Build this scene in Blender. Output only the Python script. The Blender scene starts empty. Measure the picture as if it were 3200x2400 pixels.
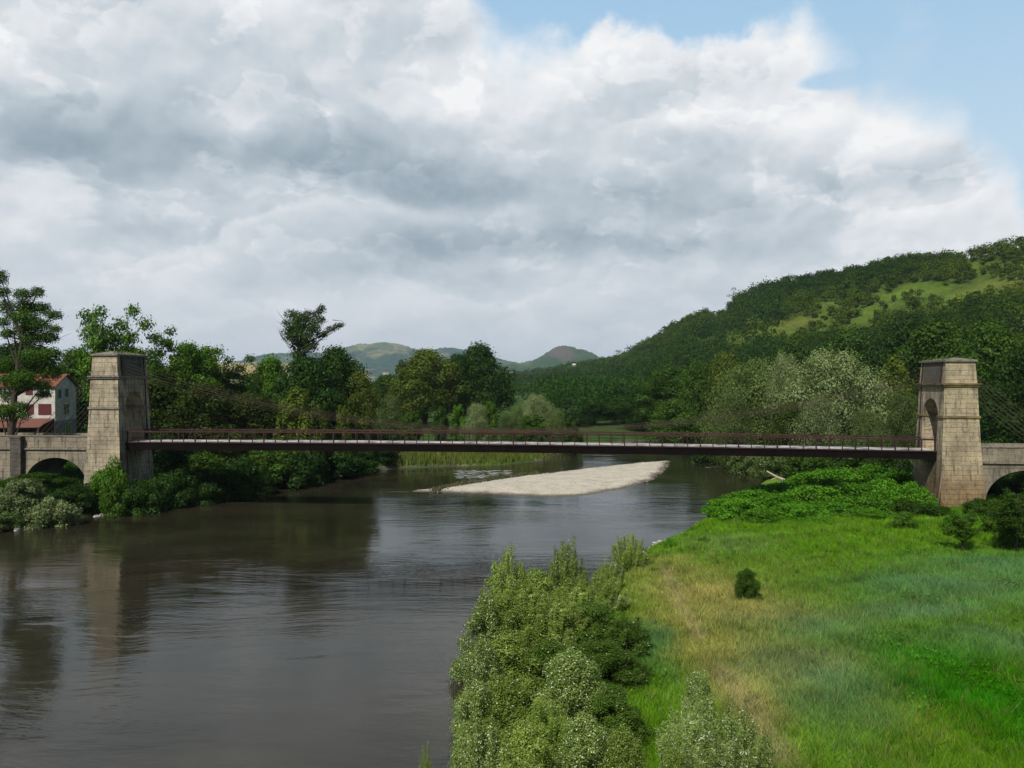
import bpy, math, random
import numpy as np
from mathutils import Vector
random.seed(7)
RNG = np.random.default_rng(7)
scene = bpy.context.scene
COL = scene.collection
F, CZ, HY = 2488.0, 12.5, 1190.0          # focal length (px of a 3200 px wide frame), eye height over the water, horizon row

def at(px, py, Y):
    return ((px-1600)/F*Y, Y, CZ-(py-HY)/F*Y)
def gp(px, py, z=0.0):
    Y = (CZ-z)*F/(py-HY)
    return ((px-1600)/F*Y, Y)

# ------------------------------------------------------------------ tagging
def link(o):
    COL.objects.link(o); return o
def tag(o, label=None, cat=None, group=None, kind=None):
    if label: o['label'] = label
    if cat: o['category'] = cat
    if group: o['group'] = group
    if kind: o['kind'] = kind
    return o
def empty(name, loc=(0,0,0), rz=0.0, **k):
    o = bpy.data.objects.new(name, None); o.location = loc; o.rotation_euler = (0,0,rz)
    o.empty_display_size = 0.3
    link(o); return tag(o, **k)
def meshobj(name, me, mat=None, parent=None):
    o = bpy.data.objects.new(name, me)
    if mat is not None and not me.materials: me.materials.append(mat)
    if parent is not None: o.parent = parent
    return link(o)

class MB:
    """collects faces for one mesh"""
    def __init__(s): s.v=[]; s.f=[]
    def add(s, vs, fs):
        n=len(s.v); s.v += [tuple(v) for v in vs]; s.f += [tuple(i+n for i in f) for f in fs]
    def hexa(s, p):   # p: 8 points, bottom ring 0-3, top ring 4-7
        s.add(p, [(3,2,1,0),(4,5,6,7),(0,1,5,4),(1,2,6,5),(2,3,7,6),(3,0,4,7)])
    def box(s, x0,x1,y0,y1,z0,z1):
        s.hexa([(x0,y0,z0),(x1,y0,z0),(x1,y1,z0),(x0,y1,z0),(x0,y0,z1),(x1,y0,z1),(x1,y1,z1),(x0,y1,z1)])
    def tube(s, pts, rad, n=6, cap=True):
        pts=[Vector(p) for p in pts]; rings=[]
        up=Vector((0.13,0.21,1)).normalized()
        base=len(s.v)
        for i,p in enumerate(pts):
            d=(pts[min(i+1,len(pts)-1)]-pts[max(i-1,0)])
            if d.length<1e-9: d=Vector((0,0,1))
            d.normalize()
            a=d.cross(up)
            if a.length<.05: a=d.cross(Vector((1,0,0)))
            a.normalize(); b=d.cross(a)
            r=rad[i] if hasattr(rad,'__len__') else rad
            for k in range(n):
                t=2*math.pi*k/n
                s.v.append(tuple(p+a*(r*math.cos(t))+b*(r*math.sin(t))))
        for i in range(len(pts)-1):
            for k in range(n):
                k2=(k+1)%n
                s.f.append((base+i*n+k, base+i*n+k2, base+(i+1)*n+k2, base+(i+1)*n+k))
        if cap:
            s.f.append(tuple(base+k for k in range(n))[::-1])
            s.f.append(tuple(base+(len(pts)-1)*n+k for k in range(n)))
    def mesh(s, name, smooth=False):
        me=bpy.data.meshes.new(name); me.from_pydata(s.v,[],s.f); me.update()
        if smooth: me.polygons.foreach_set('use_smooth',[True]*len(me.polygons))
        return me
    def build(s, name, mat, parent=None, smooth=False):
        return meshobj(name, s.mesh(name,smooth), mat, parent)

def fastmesh(name, verts, nper, col=None, smooth=False):
    """verts (n*nper,3): separate n-gons with nper corners each"""
    me=bpy.data.meshes.new(name)
    nv=len(verts); nf=nv//nper
    me.vertices.add(nv); me.vertices.foreach_set('co', np.ascontiguousarray(verts,dtype=np.float32).ravel())
    me.loops.add(nv); me.loops.foreach_set('vertex_index', np.arange(nv,dtype=np.int32))
    me.polygons.add(nf); me.polygons.foreach_set('loop_start', np.arange(0,nv,nper,dtype=np.int32))
    me.update(calc_edges=True)
    if col is not None:
        a=me.color_attributes.new('Col','FLOAT_COLOR','POINT')
        c=np.ones((nv,4),dtype=np.float32); c[:,:3]=np.repeat(col,nper,axis=0)
        a.data.foreach_set('color', c.ravel())
    return me

# ------------------------------------------------------------------ node helper
class NT:
    def __init__(s, tree):
        s.t=tree; s.n=tree.nodes; s.l=tree.links
    def node(s, kind, **k):
        n=s.n.new(kind)
        for a,b in k.items(): setattr(n,a,b)
        return n
    def put(s, sock, v):
        if isinstance(v,(int,float)): sock.default_value=v
        elif isinstance(v,(tuple,list)):
            if len(sock.default_value)==4 and len(v)==3: v=tuple(v)+(1,)
            sock.default_value=v
        else: s.l.new(v,sock)
    def m(s, op, a, b=0.0, c=0.0, clamp=False):
        n=s.node('ShaderNodeMath',operation=op); n.use_clamp=clamp
        s.put(n.inputs[0],a); s.put(n.inputs[1],b); s.put(n.inputs[2],c); return n.outputs[0]
    def vm(s, op, a, b=(0,0,0), out=0, scale=None):
        n=s.node('ShaderNodeVectorMath',operation=op); s.put(n.inputs[0],a); s.put(n.inputs[1],b)
        if scale is not None: s.put(n.inputs['Scale'],scale)
        return n.outputs[out]
    def sep(s, v):
        n=s.node('ShaderNodeSeparateXYZ'); s.put(n.inputs[0],v); return n.outputs
    def comb(s, x,y,z=0.0):
        n=s.node('ShaderNodeCombineXYZ'); s.put(n.inputs[0],x); s.put(n.inputs[1],y); s.put(n.inputs[2],z); return n.outputs[0]
    def mix(s, f,a,b, mode='MIX'):
        n=s.node('ShaderNodeMix',data_type='RGBA',blend_type=mode); s.put(n.inputs[0],f); s.put(n.inputs[6],a); s.put(n.inputs[7],b); return n.outputs[2]
    def noise(s, v, scale, detail=4, rough=.55, dist=0.0, out=0, lac=2.0):
        n=s.node('ShaderNodeTexNoise'); s.put(n.inputs['Vector'],v)
        n.inputs['Scale'].default_value=scale; n.inputs['Detail'].default_value=detail
        n.inputs['Roughness'].default_value=rough; n.inputs['Distortion'].default_value=dist
        n.inputs['Lacunarity'].default_value=lac
        return n.outputs[out]
    def ramp(s, f, stops, interp='LINEAR'):
        n=s.node('ShaderNodeValToRGB'); r=n.color_ramp; r.interpolation=interp
        while len(r.elements)<len(stops): r.elements.new(.5)
        for e,(p,c) in zip(r.elements,stops):
            e.position=p; e.color=(c,c,c,1) if isinstance(c,(int,float)) else tuple(c)+(1,)
        s.put(n.inputs[0],f); return n.outputs[0]
    def smooth(s, x, a, b, lo=0.0, hi=1.0):
        n=s.node('ShaderNodeMapRange',interpolation_type='SMOOTHSTEP'); s.put(n.inputs[0],x)
        n.inputs[1].default_value=a; n.inputs[2].default_value=b; n.inputs[3].default_value=lo; n.inputs[4].default_value=hi
        return n.outputs[0]
    def bump(s, h, dist=.05, strength=1.0):
        n=s.node('ShaderNodeBump'); n.inputs['Distance'].default_value=dist; n.inputs['Strength'].default_value=strength
        s.put(n.inputs['Height'],h); return n.outputs[0]
def newmat(name):
    m=bpy.data.materials.new(name); m.use_nodes=True; m.node_tree.nodes.clear()
    N=NT(m.node_tree); out=N.node('ShaderNodeOutputMaterial'); return m,N,out
def principled(N,out,col,rough=.8,spec=.3,normal=None,metal=0.0):
    p=N.node('ShaderNodeBsdfPrincipled'); N.put(p.inputs['Base Color'],col); N.put(p.inputs['Roughness'],rough)
    p.inputs['Specular IOR Level'].default_value=spec; p.inputs['Metallic'].default_value=metal
    if normal is not None: N.l.new(normal,p.inputs['Normal'])
    N.l.new(p.outputs[0],out.inputs[0]); return p

def leafmat(name, c1, c2, trans=.3, pale=None, palefrac=0.0, rough=.5, val=(.65,1.35)):
    m,N,out=newmat(name)
    g=N.node('ShaderNodeNewGeometry'); oi=N.node('ShaderNodeObjectInfo')
    r=g.outputs['Random Per Island']
    big=N.noise(g.outputs['Position'],.45,2,.5)
    col=N.mix(N.m('MULTIPLY_ADD',big,1.6,-.3,clamp=True),c1,c2)
    r2=N.m('FRACT',N.m('MULTIPLY',r,7.31))
    v=N.m('MULTIPLY_ADD',r2,val[1]-val[0],val[0])
    ov=N.m('MULTIPLY_ADD',oi.outputs['Random'],.5,.75)
    v=N.m('MULTIPLY',v,ov)
    col=N.vm('SCALE',col,scale=v)
    if pale is not None:
        col=N.mix(N.m('GREATER_THAN',r,1-palefrac),col,pale)
    d=N.node('ShaderNodeBsdfDiffuse'); N.put(d.inputs[0],col)
    t=N.node('ShaderNodeBsdfTranslucent'); N.put(t.inputs[0],N.mix(1.0,col,(1.0,1.15,.55),'MULTIPLY'))
    mx=N.node('ShaderNodeMixShader'); mx.inputs[0].default_value=trans; N.l.new(d.outputs[0],mx.inputs[1]); N.l.new(t.outputs[0],mx.inputs[2])
    gl=N.node('ShaderNodeBsdfGlossy'); gl.inputs['Roughness'].default_value=rough; gl.inputs[0].default_value=(.9,1,.9,1)
    m2=N.node('ShaderNodeMixShader'); m2.inputs[0].default_value=.008; N.l.new(mx.outputs[0],m2.inputs[1]); N.l.new(gl.outputs[0],m2.inputs[2])
    N.l.new(m2.outputs[0],out.inputs[0]); return m

M={}
M['dark']   = leafmat('leaf_dark',(.010,.034,.004),(.026,.060,.006),trans=.15)
M['mid']    = leafmat('leaf_mid',(.022,.064,.005),(.055,.108,.009),trans=.22)
M['olive']  = leafmat('leaf_olive',(.058,.092,.010),(.105,.14,.016))
M['bright'] = leafmat('leaf_bright',(.045,.12,.008),(.09,.175,.014))
M['brownish']=leafmat('leaf_brownish',(.022,.044,.004),(.050,.074,.008),trans=.15)
M['silver'] = leafmat('leaf_silver',(.12,.165,.055),(.18,.225,.09),pale=(.30,.34,.2),palefrac=.05,trans=.25)
M['silverdark'] = leafmat('leaf_silver_dark',(.065,.11,.025),(.115,.16,.042),pale=(.2,.25,.12),palefrac=.04,trans=.25)
M['scrub']  = leafmat('leaf_scrub',(.05,.165,.007),(.10,.25,.012),trans=.3)
M['fore']   = leafmat('leaf_foreground',(.12,.20,.022),(.24,.31,.06),pale=(.55,.60,.34),palefrac=.045,trans=.3)
M['forewhite']= leafmat('leaf_foreground_white',(.13,.205,.035),(.24,.32,.085),pale=(.66,.70,.48),palefrac=.085,trans=.3)
M['foredark']= leafmat('leaf_foreground_dark',(.05,.11,.012),(.10,.17,.022),pale=(.5,.55,.3),palefrac=.015,trans=.3)
M['hill']   = leafmat('leaf_hill',(.015,.043,.005),(.036,.075,.008),trans=.18)  # leaf colour darkened to stand in for cloud shadow on the hill
M['hilllight']= leafmat('leaf_hill_light',(.055,.10,.012),(.085,.135,.016))

def barkmat(name, c):
    m,N,out=newmat(name); g=N.node('ShaderNodeNewGeometry')
    v=N.vm('MULTIPLY',g.outputs['Position'],(6,6,1.2))
    n=N.noise(v,2.0,4,.6)
    col=N.mix(n,tuple(x*.5 for x in c),tuple(x*1.5 for x in c))
    principled(N,out,col,.9,.2,N.bump(n,.03)); return m
M['bark']=barkmat('bark',(.055,.045,.03)); M['deadbark']=barkmat('dead_bark',(.16,.13,.10)); M['driftwood']=barkmat('driftwood',(.38,.33,.26))

def masonry(name, c, course=.42, dirt=1.0, lowbrown=True, blockw=1.1):
    m,N,out=newmat(name)
    tc=N.node('ShaderNodeTexCoord'); g=N.node('ShaderNodeNewGeometry')
    P=N.sep(tc.outputs['Object']); nr=N.sep(tc.outputs['Normal'])
    side=N.m('GREATER_THAN',N.m('ABSOLUTE',nr[0]),.6)
    u=N.m('ADD',N.m('MULTIPLY',side,P[1]),N.m('MULTIPLY',N.m('SUBTRACT',1,side),P[0]))
    wob=N.noise(tc.outputs['Object'],1.3,3,.5)
    z=N.m('ADD',P[2],N.m('MULTIPLY',wob,.05))
    b=N.node('ShaderNodeTexBrick'); N.put(b.inputs['Vector'],N.comb(u,z,0))
    b.inputs['Scale'].default_value=1.0; b.inputs['Brick Width'].default_value=blockw; b.inputs['Row Height'].default_value=course
    b.inputs['Mortar Size'].default_value=.016; b.inputs['Mortar Smooth'].default_value=.4
    N.put(b.inputs['Color1'],(0.88,0.88,0.88)); N.put(b.inputs['Color2'],(1.1,1.08,1.04)); N.put(b.inputs['Mortar'],(.70,.68,.65))
    pn=N.noise(tc.outputs['Object'],.55,3,.55)
    patch=N.smooth(pn,.33,.47)
    base=N.mix(1.0,c,N.mix(patch,(1,1,1),b.outputs[0]),'MULTIPLY')
    fine=N.noise(tc.outputs['Object'],9,5,.65)
    base=N.mix(1.0,base,N.ramp(fine,[(.25,(.62,.6,.56)),(.5,(1,1,1)),(.8,(1.12,1.12,1.12))]),'MULTIPLY')
    # weathering streaks that run down the face; the flank surplus puts shade in colour
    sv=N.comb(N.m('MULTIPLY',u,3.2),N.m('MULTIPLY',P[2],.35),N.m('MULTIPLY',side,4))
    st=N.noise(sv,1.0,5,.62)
    stain_shade=N.smooth(N.m('ADD',st,N.m('MULTIPLY',side,.06)),.50,.68)
    base=N.mix(N.m('MULTIPLY',stain_shade,.72*dirt,clamp=True),base,(.075,.07,.06))
    blot=N.smooth(N.noise(tc.outputs['Object'],1.1,6,.72),.50,.68)
    base=N.mix(N.m('MULTIPLY',blot,.6*dirt,clamp=True),base,(.13,.115,.085))
    lg=N.noise(N.vm('MULTIPLY',tc.outputs['Object'],(1,1,.6)),.38,6,.7)
    base=N.mix(1.0,base,N.ramp(lg,[(.32,(.48,.47,.46)),(.5,(.92,.92,.92)),(.68,(1.18,1.16,1.1))]),'MULTIPLY')
    crk=N.m('ABSOLUTE',N.m('SUBTRACT',N.noise(N.vm('MULTIPLY',tc.outputs['Object'],(1,1,.35)),1.1,5,.6),.5))
    base=N.mix(N.m('MULTIPLY',N.smooth(crk,.006,.0),.8),base,(.04,.035,.03))
    if lowbrown:
        low=N.smooth(N.m('ADD',P[2],N.m('MULTIPLY',pn,2.2)),7.0,3.8)
        base=N.mix(N.m('MULTIPLY',low,.95),base,N.mix(1.0,base,(.60,.50,.40),'MULTIPLY'))
    # lichen and moss on upward faces
    upf=N.smooth(nr[2],.3,.8)
    ln=N.smooth(N.noise(tc.outputs['Object'],5,4,.6),.38,.6)
    base=N.mix(N.m('MULTIPLY',upf,ln),base,(.16,.13,.04))
    h=N.m('ADD',N.m('MULTIPLY',b.outputs['Fac'],-.6),N.m('MULTIPLY',fine,.9))
    principled(N,out,base,.92,.15,N.bump(h,.06)); return m
M['stone']=masonry('tower_stone',(.43,.36,.245),blockw=2.6)
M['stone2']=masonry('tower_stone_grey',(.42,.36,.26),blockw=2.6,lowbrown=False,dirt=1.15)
M['stonegrey']=masonry('viaduct_stone',(.27,.235,.18),dirt=1.1,lowbrown=False,course=.6,blockw=2.4)
M['stonedark']=masonry('dark_stone',(.12,.11,.095),dirt=.8,lowbrown=False)  # darker masonry for the saddle panels and the pilaster

def simple(name,c,rough=.8,var=.25,scale=3.0,bump=.01,spec=.3,metal=0.0,c2=None,stretch=(1,1,1)):
    m,N,out=newmat(name); tc=N.node('ShaderNodeTexCoord')
    n=N.noise(N.vm('MULTIPLY',tc.outputs['Object'],stretch),scale,5,.6)
    a=tuple(x*(1-var) for x in c); b=c2 if c2 else tuple(x*(1+var) for x in c)
    col=N.mix(N.smooth(n,.3,.7),a,b)
    principled(N,out,col,rough,spec,N.bump(n,bump),metal); return m
M['lichen']=simple('lichen_ledge',(.10,.085,.06),c2=(.25,.17,.06),scale=1.1,var=.4,bump=.03,stretch=(1,1,3))
M['ledge']=simple('ledge_stone',(.30,.27,.21),c2=(.10,.09,.075),scale=3,bump=.03)
M['rust']=simple('rusty_steel',(.045,.015,.011),c2=(.02,.009,.008),scale=1.6,rough=.75,bump=.008)
M['rustred']=simple('red_rusty_rail',(.07,.025,.018),c2=(.028,.012,.010),scale=.35,rough=.7,bump=.006,stretch=(.6,1,3))
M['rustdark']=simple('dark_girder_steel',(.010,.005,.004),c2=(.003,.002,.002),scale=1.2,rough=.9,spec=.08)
M['cable']=simple('cable_steel',(.06,.042,.026),rough=.8)
M['deckstone']=simple('deck_gravel',(.10,.095,.085),c2=(.52,.50,.46),scale=.9,bump=.02)
M['render']=simple('white_render',(.46,.43,.38),scale=.8,bump=.004,c2=(.62,.58,.52))
M['rendergrey']=simple('grey_render',(.16,.16,.16),var=.1,scale=1.5,bump=.004)
M['tile']=simple('orange_tiles',(.27,.09,.04),c2=(.16,.06,.035),scale=5,bump=.06,stretch=(3,.7,.7))
M['awning']=simple('brown_porch_roof',(.20,.085,.06),c2=(.13,.055,.042),scale=3,bump=.03,stretch=(3,.7,.7))
M['shutter']=simple('dark_red_shutter',(.10,.022,.026),scale=12,bump=.01,stretch=(1,1,8))
M['glass']=simple('window_glass',(.012,.014,.016),rough=.12,spec=.6,var=.1)
M['whitepaint']=simple('pale_paint',(.6,.58,.55),var=.08)
M['rock']=simple('river_rock',(.30,.28,.25),scale=2.5,bump=.06,c2=(.5,.47,.42))
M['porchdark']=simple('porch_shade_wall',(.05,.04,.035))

# ------------------------------------------------------------------ terrain
RIVER=np.array([(-6,-60),(-4,10),(-2.0,18),(-1.4,24),(-1.2,30),(.2,36),(2.6,42),(6.2,47),(7.6,53),(10.8,60),(13.6,64),(19,75),(25,86),(32,100),(32,111),(36,130),(50,145),(80,152),(150,160),
 (150,185),(80,178),(40,168),(24,160),(14,150),(8,136),(4.5,124),(-2,117.5),(-13.7,114.5),(-17,113),(-24,100),(-28.6,89),(-33.4,80.5),(-38,75),(-41,70),(-42.5,65.5),(-46,55),(-54,38),(-70,-60)],dtype=float)
def sdf(poly,x,y):
    x=np.asarray(x,float); y=np.asarray(y,float); d=np.full(x.shape,1e18); inside=np.zeros(x.shape,bool)
    n=len(poly)
    for i in range(n):
        ax,ay=poly[i]; bx,by=poly[(i+1)%n]
        ex,ey=bx-ax,by-ay; L=ex*ex+ey*ey
        t=np.clip(((x-ax)*ex+(y-ay)*ey)/L,0,1)
        d=np.minimum(d,(x-ax-t*ex)**2+(y-ay-t*ey)**2)
        c=((ay>y)!=(by>y)) & (x < (bx-ax)*(y-ay)/((by-ay) if by!=ay else 1e-9)+ax)
        inside^=c
    d=np.sqrt(d); return np.where(inside,-d,d)
_ph=np.random.default_rng(3).uniform(0,6.28,(40,))
_an=np.random.default_rng(5).uniform(0,6.28,(40,))
def fbm(x,y,scale,oct=4):
    """cheap sum of rotated sines, about -1..1"""
    x=np.asarray(x,float); y=np.asarray(y,float)
    r=0; a=1; tot=0; k=0
    for o in range(oct):
        for j in range(3):
            an=_an[k]; f=(1+.23*j)/scale*(2.03**o)*2.0
            wx=x+np.sin(y/scale*1.3*(o+1)+_ph[(k+9)%40])*scale*.25/(o+1)
            r=r+a*np.sin((wx*math.cos(an)+y*math.sin(an))*f+_ph[k]); k=(k+1)%40
        tot+=a*3*.62; a*=.5
    return r/tot
RIDGE=[(1300,1196,1500),(1500,1186,1350),(1600,1178,1250),(1700,1168,1150),(1800,1150,1000),(1868,1136,900),(1919,1130,850),(1970,1112,780),(2024,1074,720),(2058,1060,690),(2096,1034,660),(2151,1002,620),(2200,992,600),
 (2269,984,570),(2336,925,545),(2428,900,520),(2510,885,500),(2638,862,480),(2740,842,465),(2817,825,450),(2945,816,430),(3048,808,415),(3150,778,405),(3200,770,400),(3500,700,385),(4200,650,370),(5500,640,370)]
rpx=np.array([r[0] for r in RIDGE],float); rpy=np.array([r[1] for r in RIDGE],float); rD=np.array([r[2] for r in RIDGE],float)
rZ=CZ+(HY-rpy)/F*rD
fB=np.interp(rpx,[1300,1500,1700,1900,2200,2600,3200,5500],[1200,800,480,350,270,225,200,190])
BAR_R=np.array([gp(*p) for p in [(1290,1536),(1350,1527),(1440,1516),(1545,1500),(1640,1486),(1750,1475),(1900,1457),(2000,1446),(2088,1441),(2084,1456),(2062,1480),(2040,1498),(1975,1520),(1880,1538),(1800,1550),(1690,1551),(1560,1545),(1430,1540)]])
def ground(x,y):
    x=np.asarray(x,float); y=np.asarray(y,float)
    d=sdf(RIVER,x,y)
    left=x<-.33*y+12                      # west of the river
    left=left&(d>0)
    n=fbm(x,y,9,3)
    bankL=.15+np.clip(d,0,5)*.42+np.clip(d-5,0,60)*.055
    bankR=.12+.95*(1-np.exp(-np.clip(d,0,99)/3.0))+np.clip(d-8,0,200)*.015
    far=.25+np.clip(d,0,3)*.3+np.clip(d-3,0,60)*.04
    side=np.clip((-x-8)/10,0,1)
    isleft=side*np.clip((135-y)/15,0,1)+np.clip((x*0-8+y-135)/20,0,1)*0
    out=np.where(x<0,bankL*isleft+far*(1-isleft),bankR)
    out=np.where((x<0)&(y<60)&(x>-30),bankR,out)
    out=np.where(y>118, far, out)*1.0
    w=np.clip((y-108)/14,0,1)
    base=np.where(x<-8, bankL*(1-w)+far*w, np.where(y>118,far,bankR))
    base=np.minimum(base,4.6)
    z=np.where(d>0, base+np.clip(d/4,0,1)*n*.16, -np.clip(-d*.5,0,1.6)-.02)
    # hill on the right
    px=1600+F*x/np.maximum(y,1.0); px=np.where(y<1,np.where(x>0,5500,0),px)
    B=np.interp(px,rpx,fB); D=np.interp(px,rpx,rD); Z=np.interp(px,rpx,rZ)
    act=np.clip((px-1250)/150,0,1)*np.where(y>60,1,0)
    t=(y-B)/(D-B)
    prof=np.where(t<1,np.clip(t,0,1)**1.08,np.clip(1-(t-1)*.12,.5,1))
    hz=(Z-3)*prof*act
    hz=hz+np.where((t>0.02)&(t<1),np.sin(np.clip(t,0,1)*math.pi),0)*act*(fbm(x,y,70,3)*4.0+fbm(x,y,22,2)*1.2)
    z=z+np.maximum(hz,0)
    return z
def gz(x,y): return float(ground(np.array([x]),np.array([y]))[0])

# colours of the ground plants, by place
def G(px,py,rx,ry,z=1.0):
    X,Y=gp(px,py,z); return X,Y,rx,ry
ZONES=[ # (x,y,rx,ry), colour, weight : drier and greyer stands of grass
 (G(2750,1680,8,6),(.10,.21,.010),.6),(G(2820,2080,4.5,3.2),(.030,.165,.003),.95),(G(3080,2230,4.0,3.0),(.022,.155,.002),.95),(G(2700,1830,4.5,2.4),(.05,.165,.006),.7),(G(2900,2230,2.4,1.8),(.03,.16,.004),.8),
 (G(2200,1840,3.6,4.2),(.34,.29,.09),.95),(G(2120,1930,1.9,3.0),(.24,.25,.035),.85),(G(2360,1930,4.2,3.2),(.30,.27,.08),.9),
 (G(2280,2050,2.6,3.6),(.27,.25,.045),.9),(G(2440,2080,2.8,2.6),(.25,.24,.08),.8),(G(2340,2170,1.7,3.2),(.30,.28,.07),.9),(G(2400,2290,1.3,2.6),(.32,.29,.085),.9),
 (G(2120,1770,2.4,4.0),(.27,.26,.06),.85),(G(2060,1760,1.8,2.4),(.17,.21,.04),.7),(G(2270,1700,3.0,4.0),(.15,.22,.06),.6),(G(2420,1780,4.0,4.0),(.14,.20,.03),.5),
 (G(2560,1970,3.0,2.6),(.10,.20,.075),.8),(G(2500,2120,2.2,2.6),(.10,.19,.075),.85),(G(2640,2230,2.0,2.4),(.10,.21,.08),.7),(G(2960,1850,5.0,3.4),(.095,.20,.085),.8),
 (G(3120,1780,4.5,3.5),(.09,.21,.085),.8),(G(2880,1930,3.6,1.9),(.10,.20,.09),.75),(G(3150,2040,3.0,1.8),(.11,.20,.085),.65),(G(2700,2310,1.6,1.8),(.10,.21,.065),.6),
 (G(2010,2050,1.2,3.5),(.05,.15,.04),.7),(G(2050,1990,1.2,2.2),(.07,.18,.08),.6),
 (G(2860,2340,2.4,1.9),(.11,.21,.010),.85),(G(2480,2360,2.2,1.4),(.11,.23,.008),.9),(G(3150,1750,5,2),(.07,.18,.014),.4)]
def plantcol(x,y):
    x=np.asarray(x,float); y=np.asarray(y,float)
    c=np.empty(x.shape+(3,)); c[...]=(.095,.205,.008)
    wx=x+fbm(x,y,3.5,3)*1.1; wy=y+fbm(y+31,x,3.5,3)*1.3
    for (cx,cy,rx,ry),col,w in ZONES:
        g=np.exp(-(((wx-cx)/rx)**2+((wy-cy)/ry)**2))[...,None]*w
        c=c*(1-g)+np.array(col)*g
    # trodden track
    tr=[gp(p,q,1.0) for p,q in [(2085,1770),(2110,1850),(2140,1920),(2190,2000)]]
    tr2=[gp(p,q,1.0) for p,q in [(2260,2120),(2310,2200),(2370,2290),(2440,2400)]]
    for T,wid in ((tr,.35),(tr2,.5)):
        d=np.full(x.shape,1e9)
        for (ax,ay),(bx,by) in zip(T[:-1],T[1:]):
            ex,ey=bx-ax,by-ay; t=np.clip(((x-ax)*ex+(y-ay)*ey)/(ex*ex+ey*ey),0,1)
            d=np.minimum(d,np.hypot(x-ax-t*ex,y-ay-t*ey))
        g=np.exp(-(d/wid)**2)[...,None]*.75
        c=c*(1-g)+np.array((.34,.29,.13))*g
    k=(1+.22*fbm(x,y,1.6,4))[...,None]
    return c*k
def opening(px,py):
    """0..1: how open (grassy) the hillside is, seen along the slope"""
    px=np.asarray(px,float)
    cl=np.interp(px,[2000,2250,2400,2700,2900,3050,3200,4000],[1110,1075,1035,1000,940,905,880,800])
    hw=np.interp(px,[2050,2300,2600,2850,3050,3200,4000],[0,40,60,78,86,86,86])
    w=fbm(px*1.0,py*2.2,60,4)*26
    return np.clip((hw+w-np.abs(py-cl))/34+.5,0,1)*(px>2080)

# nonuniform grid: fine near, coarse far
def axis(a,b,fine0,fine1,step,grow):
    v=list(np.arange(fine0,fine1+.01,step)); s=step
    while v[-1]<b: s*=grow; v.append(v[-1]+s)
    s=step; 
    while v[0]>a: s*=grow; v.insert(0,v[0]-s)
    return np.array(v)
gx=axis(-4200,4200,-62,62,.8,1.035); gy=axis(-500,7600,18,175,.8,1.022)
X,Y=np.meshgrid(gx,gy); Z=ground(X,Y)
inbar=sdf(BAR_R,X,Y)
ny,nx=X.shape
me=bpy.data.meshes.new('ground')
me.vertices.add(nx*ny); me.vertices.foreach_set('co',np.stack([X,Y,Z],-1).astype(np.float32).ravel())
idx=np.arange(nx*ny).reshape(ny,nx)
q=np.stack([idx[:-1,:-1],idx[:-1,1:],idx[1:,1:],idx[1:,:-1]],-1).reshape(-1,4)
me.loops.add(q.size); me.loops.foreach_set('vertex_index',q.astype(np.int32).ravel())
me.polygons.add(len(q)); me.polygons.foreach_set('loop_start',np.arange(0,q.size,4,dtype=np.int32)); me.update(calc_edges=True)
me.polygons.foreach_set('use_smooth',np.ones(len(q),bool))
C=plantcol(X,Y)
pxg=1600+F*X/np.maximum(Y,1); pyg=HY-(Z-CZ)/np.maximum(Y,1)*F
op=(opening(pxg,pyg)*(Y>180)*np.clip(.85+fbm(X,Y,30,3)*.8,0,1))[...,None]
hillc=np.array((.035,.075,.009))*(1-op)+np.array((.075,.118,.012))*op
hillc=hillc*(1+.35*fbm(X,Y,14,4))[...,None]
yel=(np.clip(fbm(X+50,Y,40,3)*1.5,0,1)*op[...,0])[...,None]
hillc=hillc*(1-.5*yel)+np.array((.12,.115,.025))*.5*yel
farw=np.clip((Y-95)/40,0,1)[...,None]
C=C*(1-farw)+hillc*farw
dsd=sdf(RIVER,X,Y)
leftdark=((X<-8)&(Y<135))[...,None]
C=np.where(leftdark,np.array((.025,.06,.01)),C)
shore=np.exp(-np.clip(dsd,0,99)/.8)[...,None]*np.clip(.5+fbm(X,Y,5,3),0,1)[...,None]
C=C*(1-shore)+np.array((.13,.11,.085))*shore
C=np.where((dsd<0)[...,None],np.array((.06,.05,.035)),C)
ca=me.color_attributes.new('Col','FLOAT_COLOR','POINT'); cc=np.ones((ny*nx,4),np.float32); cc[:,:3]=np.clip(C,0,1).reshape(-1,3); ca.data.foreach_set('color',cc.ravel())
m,N,out=newmat('ground_plants'); at_=N.node('ShaderNodeAttribute',attribute_name='Col'); g=N.node('ShaderNodeNewGeometry')
n1=N.noise(g.outputs['Position'],2.2,6,.75); n2=N.noise(g.outputs['Position'],.30,7,.78)
col=N.mix(1.0,at_.outputs[0],N.ramp(n1,[(.25,.45),(.5,.95),(.75,1.5)]),'MULTIPLY')
col=N.mix(1.0,col,N.ramp(n2,[(.32,.55),(.5,1.0),(.68,1.4)]),'MULTIPLY')
principled(N,out,col,.95,.1,N.bump(n1,.12)); M['ground']=m
tag(meshobj('ground',me,m),kind='structure')

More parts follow.
